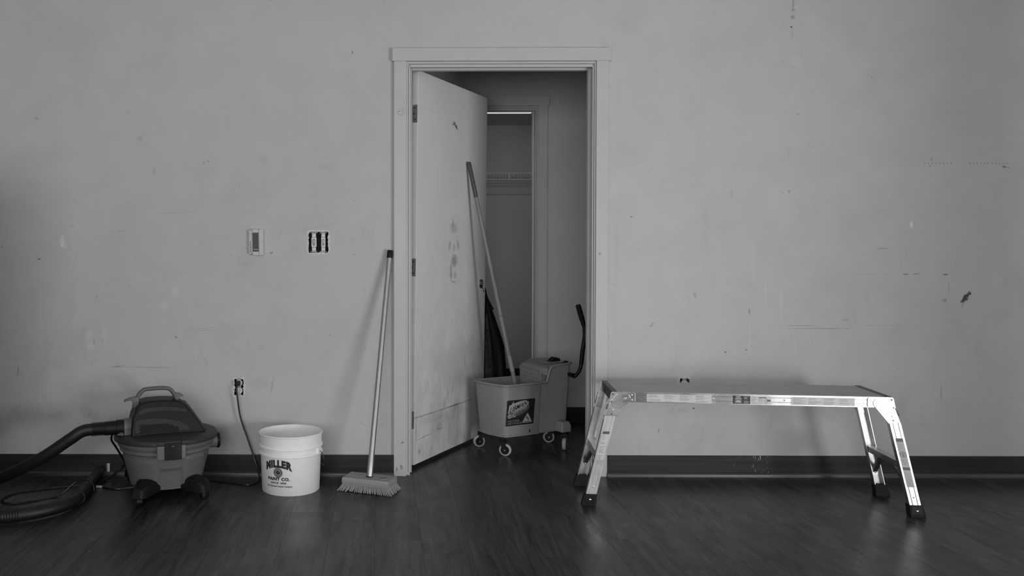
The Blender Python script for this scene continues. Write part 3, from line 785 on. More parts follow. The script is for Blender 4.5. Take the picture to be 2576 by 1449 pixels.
for k in range(7):
    f = k/6
    ring = []
    base = outline(0)
    for (u0, v0) in base:
        pass
    o0 = outline(ins(.096 + f*.289))
    rings.append([(u, v, .096 + f*(ztop(u0_) - .096)) for (u, v), (u0_, _) in zip(o0, base)])
ti = outline(.007)
inner_top = [(u, v, ztop(b0[0])) for (u, v), b0 in zip(ti, outline(0))]
bi = outline(.025)
inner_bot = [(u, v, .108) for (u, v) in bi]
obj('tub', B().loft(rings + [inner_top, inner_bot]), M['mopbody'], mb, smooth=30)
rp = [Vector((u, v, ztop(b0[0]))) for (u, v), b0 in zip(outline(-.003), outline(0))]
obj('rim', B().tube(rp + [rp[0]], .0065, 8, (False, False)), M['mopbody'], mb, smooth=50)
# skirt along the bottom and caster mounts
obj('bottom_skirt', B().loft([[(u, v, z) for u, v in outline(i_)] for z, i_ in ((.095, .018), (.095, .013), (.102, .013), (.104, .0175))]), M['mopbody'], mb)
mnt = B().loft([[(.405+a*.033, -.012 + b_*.034, z) for a, b_ in ((-1,-1),(1,-1),(1,1),(-1,1))] for z in (.098, .138)] + [[(.405+a*.026, -.008 + b_*.028, .158) for a, b_ in ((-1,-1),(1,-1),(1,1),(-1,1))]])
obj('caster_mount', mnt, M['mopbody'], mb, bevel=.006, seg=3)
mnt = B().loft([[(.405+a*.033, .262 + b_*.034, z) for a, b_ in ((-1,-1),(1,-1),(1,1),(-1,1))] for z in (.098, .138)] + [[(.405+a*.026, .258 + b_*.028, .158) for a, b_ in ((-1,-1),(1,-1),(1,1),(-1,1))]])
obj('caster_mount', mnt, M['mopbody'], mb, bevel=.006, seg=3)
def caster(u, v, ang, trail=.018):
    Mx = Matrix.Translation((u, v, 0)) @ Matrix.Rotation(ang, 4, 'Z')
    T = lambda p: Mx @ Vector(p)
    b = B()
    for s in (-1, 1):
        b.hull([T(p) for p in ((trail-.010, s*.0135, .030), (trail+.010, s*.0135, .030), (-.016, s*.0135, .088), (.020, s*.0135, .088), (trail-.010, s*.0165, .030), (trail+.010, s*.0165, .030), (-.016, s*.0165, .088), (.020, s*.0165, .088))])
    b.hull([T((x_, y_, z_)) for x_ in (-.017, .021) for y_ in (-.0165, .0165) for z_ in (.082, .090)])
    b.cyl(T((0, 0, .088)), T((0, 0, .100)), .012, 14)
    c = obj('caster', b, M['black'], mb, smooth=30)
    wm = Mx @ Matrix.Translation((trail, 0, .034)) @ Matrix.Rotation(R(90), 4, 'X')
    b = B().lathe([(.024, -.011), (.030, -.011), (.034, -.007), (.034, .007), (.030, .011), (.024, .011)], 32, (0,0,0), wm, (False, False))
    obj('tyre', b, M['tyre'], c, smooth=50)
    b = B().lathe([(.0245, -.010), (.0225, -.006), (.010, -.006), (.008, -.012), (.008, .012), (.010, .006), (.0225, .006), (.0245, .010)], 24, (0,0,0), wm)
    obj('hub', b, M['black'], c, smooth=40)
    obj('axle_bolt', B().cyl(T((trail, -.0185, .034)), T((trail, .0185, .034)), .004, 10), M['dull'], c)
def wl(x_, y_):  # world floor point to local
    d = Vector((x_ - .675, y_ - 4.674)); c, s = math.cos(yaw), math.sin(yaw)
    return d.x*c + d.y*s, -d.x*s + d.y*c
def at_contact(x_, y_, worldang):
    a = R(worldang); u, v = wl(x_ - .018*math.cos(a), y_ - .018*math.sin(a))
    caster(u, v, a - yaw)
at_contact(.682, 4.672, -20)
at_contact(.562, 4.889, 190)
at_contact(1.040, 4.818, 250)
at_contact(.986, 5.005, 175)

# sticker on the near side
def side(u, z, off=0.0):  # a point on the tapered near side
    i_ = ins(z)
    return Vector((u, i_ - off, z))
st = obj('sticker', B().loft([[side(.022, .158, .0004), side(.212, .158, .0004), side(.218, .302, .0004), side(.026, .302, .0004)], [side(.022, .158, .0012), side(.212, .158, .0012), side(.218, .302, .0012), side(.026, .302, .0012)]]), M['label'], mb, smooth=0, label='dark product sticker')
def on_sticker(bm, off):
    for v in bm.verts:
        x_, y_ = v.co.x, v.co.y           # 0..1 across, 0..1 up
        z = .158 + .144*y_
        v.co = side(.022 + .004*y_ + (.190 + .002*y_)*x_, z, .0012 + off)
    return bm
def shape(pts):
    bm = bmesh.new(); bm.faces.new([bm.verts.new((x_, y_, 0)) for x_, y_ in pts]); return bm
def placed(bm, w, h, cx, cy, slope=0.0, shear=0.0, grow=0.0):
    fit(bm, w, h, 0, 0)
    for v in bm.verts:
        x_, y_ = v.co.x, v.co.y
        y_ *= 1 + grow*(x_/w)*2
        v.co.x = cx + x_ + shear*y_; v.co.y = cy + y_ + slope*x_
    return bm
E_ = lambda cx, cy, a, b_, rot=0, n=40: [(cx + a*math.cos(t_)*math.cos(rot) - b_*math.sin(t_)*math.sin(rot), cy + a*math.cos(t_)*math.sin(rot) + b_*math.sin(t_)*math.cos(rot)) for t_ in [2*math.pi*i/n for i in range(n)]]
b = B(); join_into(b, on_sticker(shape(E_(.42, .62, .44, .30, R(24))), .0002)); obj('swoosh', b, M['ink'], st, smooth=0)
b = B(); join_into(b, on_sticker(shape(E_(.47, .60, .36, .19, R(24))), .00035)); obj('swoosh', b, M['mid'], st, smooth=0)
band = [(.045, .47), (.075, .80), (.20, .85), (.33, .90), (.47, .94), (.62, .955), (.72, .93), (.77, .875), (.765, .79), (.71, .735), (.55, .66), (.36, .575), (.20, .52)]
b = B(); join_into(b, on_sticker(shape(band), .0006)); obj('logo_ground', b, M['lite'], st, smooth=0)
b = B(); join_into(b, on_sticker(shape([(.215, .99), (.235, .88), (.29, .83), (.225, .82), (.17, .77), (.19, .83), (.15, .88), (.205, .885)]), .0007)); obj('sparkle', b, M['lite'], st, smooth=0)
b = B(); join_into(b, on_sticker(placed(text_bm('LIBMAN', .1, .0015), .60, .205, .415, .735, .42, .22, -.12), .0010)); obj('lettering', b, M['ink'], st, smooth=0, label='large dark sticker lettering')
b = B(); join_into(b, on_sticker(placed(text_bm('HIGH POWER', .1, .0015), .50, .105, .47, .575, .42, .22, -.1), .0010)); obj('lettering', b, M['lite'], st, smooth=0, label='small slanted sticker lettering')
for tx, w_, cx, cy in (('CAUTION', .42, .255, .185), ('WET FLOOR', .53, .31, .085)):
    b = B(); join_into(b, on_sticker(placed(text_bm(tx, .1, .002), w_, .075, cx, cy), .0006)); obj('lettering', b, M['inkgrey'], st, smooth=0, label='pale caution lettering')
b = B(); join_into(b, on_sticker(shape(E_(.115, .375, .075, .085)), .0006)); join_into(b, on_sticker(shape([(.16, .43), (.25, .43), (.27, .40), (.33, .39), (.33, .35), (.29, .33), (.26, .33), (.17, .33)]), .0006)); gl = obj('glove_icon', b, M['lite'], st, smooth=0)
b = B()
for k in range(3): join_into(b, on_sticker(shape([(.06+.03*k, .325), (.07+.03*k, .318), (.115+.03*k, .415), (.105+.03*k, .422)]), .0009))
for k in range(2): join_into(b, on_sticker(shape([(.175, .405-.04*k), (.28, .405-.04*k), (.28, .388-.04*k), (.175, .388-.04*k)]), .0009))
obj('glove_line', b, M['label'], gl, smooth=0)
b = B(); join_into(b, on_sticker(shape([(.585, .10), (.60, .07), (.92, .07), (.935, .10), (.775, .435), (.745, .435)]), .0006)); tr = obj('warning_triangle', b, M['lite'], st, smooth=0)
b = B()
for pts in ([(.63, .125), (.89, .125), (.885, .105), (.635, .105)], E_(.725, .315, .016, .02, 0, 12), [(.715, .29), (.735, .295), (.79, .215), (.775, .195), (.745, .235)], [(.78, .215), (.835, .245), (.84, .23), (.79, .19)], [(.775, .205), (.795, .2), (.805, .145), (.79, .145)], [(.745, .275), (.79, .30), (.792, .287), (.755, .26)], [(.72, .28), (.70, .25), (.707, .243), (.735, .262)]):
    join_into(b, on_sticker(shape(pts), .0010))
obj('slipping_figure', b, M['label'], tr, smooth=0)
obj('gouge', B().prism([(.183, .112), (.188, .130), (.191, .126), (.193, .110)], .0150, .0185, 'y'), M['ink'], mb, smooth=0)

# wringer seated in the tall end
wr = obj('wringer', B().loft([
    [(.300, .058, .20), (.440, .058, .20), (.440, .200, .20), (.300, .200, .20)],
    [(.286, .040, .440), (.466, .044, .440), (.466, .222, .440), (.270, .226, .452)],
    [(.300, .046, .462), (.464, .048, .470), (.464, .218, .474), (.286, .218, .474)],
    [(.330, .056, .478), (.455, .058, .484), (.455, .208, .488), (.325, .202, .490)]]), M['mopdark'], mb, bevel=.006, seg=3)
wt = obj('wringer_flange', B().loft([[(.328, .052, .478), (.468, .046, .484), (.468, .224, .488), (.322, .212, .489)], [(.326, .050, .483), (.470, .044, .489), (.470, .226, .493), (.320, .214, .494)]]), M['mopdark'], wr, bevel=.002)
# press plate with a waffle of raised cells
b = B()
def onplate(y_, z_, d): # y across (0..1), z up (0..1)
    return Vector((.296 - .012*y_ - d - .010*z_, .050 + .168*y_, .235 + (.212 + .014*y_)*z_))
pl = obj('press_plate', B().loft([[onplate(*p, -.004) for p in ((0,0),(1,0),(1,1),(0,1))], [onplate(*p, .005) for p in ((.01,.01),(.99,.01),(.99,.99),(.01,.99))]]), M['mopdark'], wr)
n_ = 6
for i in range(n_):
    for j in range(10):
        y0, y1 = .08 + .80*i/n_, .08 + .80*(i+.72)/n_
        z0, z1 = .03 + .93*j/10, .03 + .93*(j+.70)/10
        ym, zm = (y1-y0)*.22, (z1-z0)*.22
        b.loft([[onplate(*p, .004) for p in ((y0,z0),(y1,z0),(y1,z1),(y0,z1))], [onplate(*p, .0085) for p in ((y0+ym,z0+zm),(y1-ym,z0+zm),(y1-ym,z1-zm),(y0+ym,z1-zm))]])
wf = obj('waffle_cells', b, M['mopdark'], pl, smooth=0); wf['kind'] = 'stuff'
# pale bracket tab and dark ratchet pieces on top
obj('corner_tab', B().hull([(.290, .028, .462), (.322, .016, .460), (.294, .040, .428), (.316, .020, .418), (.296, .040, .468), (.326, .034, .468)]), M['mopbody'], wr, bevel=.003)
obj('ratchet_block', B().prism([(.390, .484), (.430, .512), (.462, .503), (.466, .489), (.445, .482)], .085, .125, 'y'), M['black'], wr, bevel=.002)
obj('ratchet_block', B().prism([(.445, .480), (.465, .496), (.485, .480)], .024, .05, 'y'), M['black'], wr, bevel=.002)
# lever
inv = (Matrix.Translation((.675, 4.674, 0)) @ Matrix.Rotation(yaw, 4, 'Z')).inverted()
hp = [inv @ Vector(p) for p in ((1.092, 4.862, .420), (1.100, 4.862, .414), (1.112, 4.86, .420), (1.138, 4.86, .463), (1.151, 4.86, .566), (1.163, 4.86, .650), (1.160, 4.86, .700))]
hpp = smooth_path(hp, 6)
hl = obj('lever_handle', B().tube(hpp, [.0105 if i < 20 else .0125 for i in range(len(hpp))], 12), M['black'], mb, label='black wringer lever')
ga, gb = inv @ Vector((1.161, 4.86, .690)), inv @ Vector((1.122, 4.86, .825))
gx = (gb - ga)
obj('grip', B().tube([ga, ga + gx*.25, ga + gx*.5, ga + gx*.97, gb], [.0105, .0135, .0145, .0145, .012], 14), M['rubber'], hl)
gr = B()
for k in range(9):
    gr.ring(ga + gx*(.38 + .065*k), .0142, .0022, gx.to_track_quat('Z', 'Y').to_matrix().to_4x4(), 16, 6)
obj('grip_ridges', gr, M['rubber'], hl)
obj('pivot', B().cyl(hp[0] + Vector((-.002, -.012, 0)), hp[0] + Vector((.004, .03, 0)), .013, 16), M['black'], mb)
obj('lever_screw', B().ball(inv @ Vector((1.140, 4.850, .475)), .004, 8), M['dull'], hl)

# ================================================================= MOP
pt, pb = Vector((.500, 4.893, 1.640)), Vector((.769, 4.872, .358))
d = (pb - pt).normalized()
pe = pb + d*((.358 - .118)/-d.z)
t = thing('mop', 'long worn mop pole standing in grey bucket, leaning on the open door', 'mop', pe)
q = lambda p: p - pe
obj('pole', B().tube([q(pt + d*.0), q(pt + d*.62), q(pt + d*.80), q(pt + d*.802), q(pe)], [.0105, .0108, .0112, .0122, .0130], 16), M['mopstick'], t)
obj('grip', B().tube([q(pt - d*.004), q(pt), q(pt + d*.01), q(pt + d*.20), q(pt + d*.205)], [.008, .0110, .0122, .0118, .0106], 16), M['mopgrip'], t)
obj('joint_ring', B().ring(q(pt + d*.90), .0120, .0016, d.to_track_quat('Z', 'Y').to_matrix().to_4x4(), 20, 6), M['dull'], t)
sl = pt + d*1.135
obj('metal_sleeve', B().tube([q(sl), q(sl + d*.09)], [.0136, .0138], 16), M['sleeve'], t)
yb = B(); r_ = random.Random(8)
for i in range(26):
    a = 2*math.pi*i/26; rr = r_.uniform(.018, .030)
    yb.tube(smooth_path([(0, 0, .02), (rr*.6*math.cos(a), rr*.6*math.sin(a), .022), (rr*math.cos(a), rr*math.sin(a), .006), (rr*1.1*math.cos(a), rr*1.1*math.sin(a), -.004)], 4), .006, 6)
o = obj('mop_yarn', yb, M['bristle'], t); o['kind'] = 'stuff'

# ================================================================= BLACK BAG ON THE FAR DOOR LEVER
t = thing('black_bag', 'black plastic bag hanging from the far lever of the open door', 'bag', (.66, 5.235, .0))
rings = []; r_ = random.Random(12)
ph = [r_.uniform(0, 6.28) for _ in range(6)]
for k in range(26):
    f = k/25
    z = .868 - f*.62
    rx = .008 + .072*min(1, f*1.9)**.85 + .012*f
    ry = .008 + .040*min(1, f*2.2)**.8
    cx = -.028 + .045*min(1, f*1.4)
    ring = []
    for i in range(56):
        a = 2*math.pi*i/56
        fold = 1 + .07*math.sin(5*a + ph[0] + f*1.5)*(.3+f) + .05*math.sin(9*a + ph[1] - f*2) + .03*math.sin(15*a + ph[2] + 4*f)
        ring.append((cx + rx*fold*math.cos(a), ry*fold*math.sin(a), z + .004*math.sin(3*a + ph[3])))
    rings.append(ring)
obj('bag_body', B().loft(rings), M['bag'], t, smooth=60)
obj('tied_neck', B().tube(smooth_path([(-.030, 0, .860), (-.034, -.008, .885), (-.028, -.01, .905), (-.020, 0, .885), (-.012, .004, .852), (.012, .004, .800), (.030, .004, .770)], 5), .005, 8), M['bag'], t)
obj('side_fold', B().hull([(-.020, -.022, .84), (-.038, -.028, .70), (-.030, -.034, .62), (-.012, -.03, .80), (-.024, -.012, .85), (-.034, -.018, .66)]), M['bag'], t, smooth=60)

# ================================================================= CLOSET SHELF AND LAMP
t = thing('wire_shelf', 'white wire closet shelf seen through the inner doorway', 'shelf', (.4, CY, 1.75))
def rod(n, p0_, p1_, r=.0028): return obj(n, B().cyl(p0_, p1_, r, 8), M['wire'], t)
X0, X1 = -1.0, .968
yf = -.36
rod('front_rail', (X0, yf, .025), (X1, yf, .025), .0045); rod('front_rail', (X0, yf - .004, -.028), (X1, yf - .004, -.028), .0050)
rod('cross_rail', (X0, yf + .12, .020), (X1, yf + .12, .020)); rod('cross_rail', (X0, yf + .24, .020), (X1, yf + .24, .020)); rod('cross_rail', (X0, -.012, .020), (X1, -.012, .020))
for x_ in (-.8, -.5, -.2, .1, .4, .655, .915): rod('front_post', (x_, yf - .002, .025), (x_, yf - .004, -.028), .005)
b = B()
k = X0
while k < X1:
    b.tube([(k, yf - .004, -.028), (k, yf, .0265), (k, -.010, .0235)], .0017, 5); k += .0254
o = obj('deck_wires', b, M['wire'], t); o['kind'] = 'stuff'
for x_ in (-.4, .2): rod('support_brace', (x_, yf + .05, .015), (x_ + .02, -.006, -.22), .004)
rod('hook', (.85, yf + .02, .028), (.935, yf + .05, .075), .003)
for x_ in (.25, .70): obj('wall_clip', B().box(x_ - .008, x_ + .008, -.014, 0, .010, .032), M['wire'], t, bevel=.002)
t = thing('closet_light', 'narrow strip light glowing just inside the top of the closet opening', 'lamp', (.42, HY + .15, 2.10))
le = NT('glowing_tube'); le.b.inputs['Emission Color'].default_value = (1, 1, 1, 1); le.b.inputs['Emission Strength'].default_value = .62; le.b.inputs['Base Color'].default_value = (.4, .4, .4, 1)
obj('housing', B().box(-.5, .60, -.012, .05, .012, .12), M['wire'], t, bevel=.003)
obj('tube', B().box(-.49, .59, -.010, .045, -.040, .012), le.m, t, bevel=.006, label='glowing diffuser')

ll = bpy.data.lights.new('closet_tube', 'AREA'); ll.shape = 'RECTANGLE'; ll.size, ll.size_y, ll.energy = 1.0, .05, 1.6
lo = bpy.data.objects.new('closet_tube', ll); COL.objects.link(lo); lo.parent = t
lo.location = (.05, .06, -.03); lo.rotation_euler = (R(38), 0, 0)
# ================================================================= WORK PLATFORM (local: x along the deck, y across, -y towards the room)
wp = thing('work_platform', 'aluminium folding work platform with ribbed deck, standing before the right wall', 'work platform', (1.620, 3.858, 0), R(-6.6))
HL, HW, ZT = .5825, .1565, .508
prof = [(-HW + .004, ZT - .020)]
nr = 17
for i in range(nr):
    a = -HW + .006 + (2*HW - .012)*i/nr; w_ = (2*HW - .012)/nr
    prof += [(a + w_*.10, ZT - .0032), (a + w_*.18, ZT), (a + w_*.82, ZT), (a + w_*.90, ZT - .0032)]
prof += [(HW - .004, ZT - .020)]
obj('deck', B().prism(prof, -HL + .010, HL - .010, 'x'), M['al_dark'], wp, smooth=0)
def rail(sgn):
    y0 = -HW
    pr = [(y0, ZT - .001), (y0, ZT - .012), (y0 + .0018, ZT - .0135), (y0, ZT - .015), (y0, ZT - .031), (y0 + .0018, ZT - .0325), (y0, ZT - .034), (y0, ZT - .046), (y0 + .014, ZT - .046), (y0 + .014, ZT - .043), (y0 + .004, ZT - .043), (y0 + .004, ZT - .001)]
    pr = [(sgn*y_ if sgn < 0 else y_, z_) for y_, z_ in pr] if sgn > 0 else [(-y_, z_) for y_, z_ in pr]
    return obj('side_rail', B().prism(pr, -HL, HL, 'x'), M['al'], wp, smooth=0)
fr = rail(1); rail(-1)
for s in (-1, 1):
    ec = obj('end_cap', B().prism([(-HW + .003, ZT + .0005), (HW - .003, ZT + .0005), (HW - .003, ZT - .046), (-HW + .003, ZT - .046)], s*(HL - .016), s*(HL + .001), 'x'), M['endcap'], wp, bevel=.0015)
    for yy in (.055,):
        obj('boss', B().ring((s*(HL + .001), yy, ZT - .023), .0155, .0020, Matrix.Rotation(R(90), 4, 'Y'), 24, 6), M['endcap'], ec)
        obj('boss_centre', B().cyl((s*(HL - .001), yy, ZT - .023), (s*(HL + .002), yy, ZT - .023), .010, 16), M['black'], ec)
    obj('edge_trim', B().box(min(s*HL, s*(HL-.022)), max(s*HL, s*(HL-.022)), -HW + .001, HW - .001, ZT - .001, ZT + .0012), M['endcap'], wp, smooth=0)
for x_ in (-.150, .145):
    rivet(wp, (x_, -HW, ZT - .0225), (0, -1, 0), .0045, .002)
# labels on the front rail
def text_lines(parent, m, x0, x1, z0, z1, y_, cols, rows, seed, dx=None):
    """columns of print too small to read, as thin flat bars; dx maps (x, z) to a point"""
    r = random.Random(seed); b = B()
    P = dx or (lambda x_, z_: (x_, y_, z_))
    cw = (x1 - x0)/cols
    for c in range(cols):
        for k in range(rows):
            zc = z1 - (z1 - z0)*(k + .6)/rows
            a = x0 + c*cw + cw*.05; e = a + cw*r.uniform(.45, .88)
            h = (z1 - z0)/rows*r.choice((.30, .38, .5))
            if r.random() < .1: continue
            b.poly([P(a, zc - h/2), P(e, zc - h/2), P(e, zc + h/2), P(a, zc + h/2)])
    o = obj('small_print', b, m, parent, smooth=0); o['kind'] = 'stuff'
    return o
def flat_label(name, m, x0, x1, z0, z1, parent, y_=-HW - .0006):
    return obj(name, B().box(x0, x1, y_, -HW + .0004, z0, z1), m, parent, smooth=0)
YL = -HW - .0009
l1 = flat_label('warning_label', M['paper'], -.433, -.158, ZT - .042, ZT - .008, fr); text_lines(l1, M['print'], -.429, -.162, ZT - .040, ZT - .010, YL, 4, 8, 21)
l2 = flat_label('warning_label', M['paper'], .173, .433, ZT - .042, ZT - .008, fr); text_lines(l2, M['print'], .177, .429, ZT - .040, ZT - .010, YL, 4, 8, 22)
l3 = flat_label('product_label', M['label'], -.068, .004, ZT - .0425, ZT - .007, fr); l4 = flat_label('product_label', M['paper'], .004, .091, ZT - .0425, ZT - .007, fr)
b = B(); b.box(-.062, -.030, YL, -HW, ZT - .041, ZT - .018); obj('label_picture', b, M['mid'], l3, smooth=0)
b = B(); b.box(-.059, -.033, YL - .0003, -HW, ZT - .0225, ZT - .0185); b.prism([(-.058, ZT - .036), (-.034, ZT - .037), (-.036, ZT - .029), (-.046, ZT - .026), (-.057, ZT - .030)], YL - .0003, -HW); b.prism([(-.046 + .012*math.cos(a), ZT - .0125 + .0030*math.sin(a)) for a in [2*math.pi*i/16 for i in range(16)]], YL - .0003, -HW); obj('label_print', b, M['lite'], l3, smooth=0)
text_lines(l3, M['lite'], -.024, .003, ZT - .040, ZT - .009, YL, 1, 7, 23); text_lines(l4, M['print'], .007, .089, ZT - .041, ZT - .009, YL, 3, 6, 24)
b = B(); b.box(.040, .070, YL - .0002, -HW, ZT - .0155, ZT - .0115); b.box(.074, .088, YL - .0002, -HW, ZT - .0300, ZT - .0225); obj('label_print', b, M['mid'], l4, smooth=0)

# legs, hinge plates, rungs, feet
def leg_x(z): return .6845 - .232*(z - .0)           # centre line of a leg, measured on the right
def make_leg(s, f):
    """s: -1 left, +1 right end; f: -1 front, +1 back"""
    def yo(z): return f*(.1655 + .010*(1 - z/.45))    # outer face, splaying outward
    def P(dx, dep, z): return (s*(leg_x(z) + dx), yo(z) - f*dep, z)
    hw = .0225
    sec = [(-hw, 0), (-.012, 0), (-.0105, .0014), (-.009, 0), (.009, 0), (.0105, .0014), (.012, 0), (hw, 0), (hw, .028), (hw - .0035, .028), (hw - .0035, .0035), (-hw + .0035, .0035), (-hw + .0035, .028), (-hw, .028)]
    z0, z1 = .030, .455 if f > 0 else .400
    o = obj('leg', B().loft([[P(a, d_, z0) for a, d_ in sec], [P(a, d_, z1) for a, d_ in sec]]), M['al_leg'], wp, smooth=0)
    # rubber foot with toothed sole
    b = B()
    xo, xi = leg_x(.045) + hw + .004, leg_x(.045) - hw - .004
    sh = .010
    teeth = []
    n = 7
    for i in range(n):
        a = xi - .004 + sh + (xo - xi + .008)*i/n; w_ = (xo - xi + .008)/n
        teeth += [(a, 0.0035), (a + w_*.25, 0), (a + w_*.75, 0), (a + w_, .0035)]
    pr = [(xi, .052)] + teeth + [(xo, .052)]
    b.prism([(s*x_, z_) for x_, z_ in pr], yo(.02) + f*.004, yo(.02) - f*.036, 'y')
    ft = obj('foot', b, M['rubber'], o, smooth=0)
    b = B(); b.prism([(s*x_, z_) for x_, z_ in ((xi + .006, .047), (xi + .010, .012), (xo + .001, .012), (xo - .003, .047))], yo(.02) + f*.0055, yo(.02) + f*.003, 'y'); obj('foot_panel', b, M['black'], o, bevel=.0012)
    if f < 0: rivet(o, (s*leg_x(.026), yo(.02) - .0055, .028), (0, -1, 0), .0055, .0025)
    rivet(o, (s*leg_x(.085), yo(.085), .085), (0, f, 0), .004, .002)
    return o, yo
legs = {}
for s in (-1, 1):
    for f in (-1, 1):
        legs[s, f] = make_leg(s, f)
        yo = legs[s, f][1]
        yp = f*(HW + .0012)
        # hinge plate: rail part and leg part
        def pl_(pts, thick, off, name='hinge_plate', bev=.001):
            return obj(name, B().prism([(s*x_, z_) for x_, z_ in pts], yp + f*off, yp + f*(off + thick), 'y'), M['al'], wp, bevel=bev)
        a_ = [2*math.pi*i/14 for i in range(14)]
        hpz = pl_([(.487, .463), (.483, .468), (.483, .500), (.487, .505), (.583, .5065), (.588, .502), (.597, .461), (.520, .463)], .0028, 0)
        arm = [(.525 + .021*math.cos(R(a)), .481 + .021*math.sin(R(a))) for a in (205, 180, 155, 130, 105, 80, 60)] + [(.560, .500), (.587, .470), (.600, .440), (.608, .418), (.621, .384), (.577, .376), (.569, .393)]
        hp2 = pl_(arm, .0030, .0030)
        pv = obj('pivot', B().ring((s*.525, yp + f*.006, .481), .0115, .0022, Matrix.Rotation(R(90), 4, 'X'), 24, 6), M['steel'], hp2)
        obj('pivot_pin', B().cyl((s*.525, yp + f*.0058, .481), (s*.525, yp + f*.0085, .481), .0065, 16, .005), M['al_leg'], hp2)
        win = [(.548, .474), (.555, .473), (.584, .455), (.587, .446), (.580, .443), (.551, .436), (.546, .438), (.531, .457), (.534, .463), (.541, .467)]
        b = B(); wv_ = [Vector((s*x_, yp + f*.0062, z_)) for x_, z_ in win]; b.tube(wv_ + [wv_[0]], .0011, 6, (False, False)); obj('lock_window', b, M['dull'], hp2)
        obj('lock_catch', B().hull([(s*.596, yp, .452), (s*.596, yp + f*.008, .452), (s*.611, yp, .430), (s*.611, yp + f*.006, .430), (s*.598, yp, .430), (s*.606, yp, .452)]), M['dull'], hp2, bevel=.001)
        for x_, z_ in ((.497, .495), (.497, .473), (.565, .490)): rivet(hpz, (s*x_, yp + f*.0028, z_), (0, f, 0), .0035, .001, 'al_leg')
        for x_, z_ in ((.580, .428), (.610, .392), (.584, .387)): rivet(hp2, (s*x_, yp + f*.006, z_), (0, f, 0), .0038, .0016, 'al_leg')
        for x_, z_ in ((.579, .497), (.586, .464), (.585, .409)): obj('hole', B().cyl((s*x_, yp + f*.0056, z_), (s*x_, yp + f*.0066, z_), .0030, 12), M['ink'], hp2)
    # rung and its braces
    xr = leg_x(.213)
    rg = obj('rung', B().prism([(s*(xr - .020), .2305), (s*(xr + .014), .2305), (s*(xr + .020), .200), (s*(xr - .014), .200)], -.166, .166, 'y'), M['al_leg'], wp, bevel=.003)
    for f in (-1, 1):
        yo = legs[s, f][1]
        obj('brace', B().hull([(s*(xr + dx_), f*.060 + dy, .203) for dx_ in (-.010, .010) for dy in (-.012, .012)] + [(s*(leg_x(.115) + dx_), yo(.115) - f*.004 + dy, z_) for dx_ in (-.010, .010) for dy, z_ in ((-f*.002, .105), (0, .128))]), M['dull'], wp, bevel=.001)
        bp = obj('brace_foot', B().cyl((s*leg_x(.110), yo(.11) - f*.0036, .110), (s*leg_x(.110), yo(.11) - f*.0066, .110), .0185, 20), M['al_leg'], wp)
        rivet(bp, (s*leg_x(.105), yo(.105) - f*.0066, .105), (0, -f, 0), .005, .002)
# labels on the two front legs
def leg_label(s, za, zb, m, name, hw=.0165):
    o, yo = legs[s, -1]
    P = lambda dx_, z_, d_: (s*(leg_x(z_)) + dx_, yo(z_) - d_, z_)
    q_ = obj(name, B().loft([[P(-hw, za, -.0002), P(hw, za, -.0002), P(hw, zb, -.0002), P(-hw, zb, -.0002)], [P(-hw, za, .0007), P(hw, za, .0007), P(hw, zb, .0007), P(-hw, zb, .0007)]]), m, o, smooth=0)
    return q_, lambda dx_, z_: P(dx_, z_, .0011)
q_, P_ = leg_label(-1, .205, .335, M['paper'], 'leg_label')
text_lines(q_, M['print'], -.0145, .0135, .208, .316, 0, 1, 16, 31, P_)
b = B(); b.poly([P_(-.015, .320), P_(.0145, .320), P_(.0145, .332), P_(-.015, .332)]); obj('label_heading', b, M['mid'], q_, smooth=0)
q_, P_ = leg_label(1, .128, .335, M['paper2'], 'leg_label', .0150)
text_lines(q_, M['print'], -.0135, .0135, .285, .318, 0, 1, 6, 32, P_); text_lines(q_, M['print'], -.0135, .0135, .222, .248, 0, 1, 5, 33, P_); text_lines(q_, M['print'], -.0145, .0145, .131, .196, 0, 1, 14, 34, P_)
b = B(); b.poly([P_(-.014, .320), P_(.014, .320), P_(.014, .334), P_(-.014, .334)]); b.poly([P_(-.015, .200), P_(.015, .200), P_(.015, .212), P_(-.015, .212)]); obj('label_heading', b, M['mid'], q_, smooth=0)
b = B()
for i in range(28):
    a0, a1 = 2*math.pi*i/28, 2*math.pi*(i+1)/28
    b.poly([P_(r_*math.cos(a), .266 + r_*math.sin(a)) for r_, a in ((.0115, a0), (.0135, a0), (.0135, a1), (.0115, a1))])
for c_ in (((0, .276), (.010, .266)), ((.010, .266), (0, .256)), ((0, .256), (-.010, .266)), ((-.010, .266), (0, .276))):
    (xa, za), (xb, zb) = c_
    b.poly([P_(xa, za), P_(xb, zb), P_(xb*.75, .266 + (zb - .266)*.75), P_(xa*.75, .266 + (za - .266)*.75)])
b.poly([P_(-.002, .259), P_(.002, .259), P_(.0015, .271), P_(-.0015, .271)])
obj('round_emblem', b, M['mid'], q_, smooth=0)

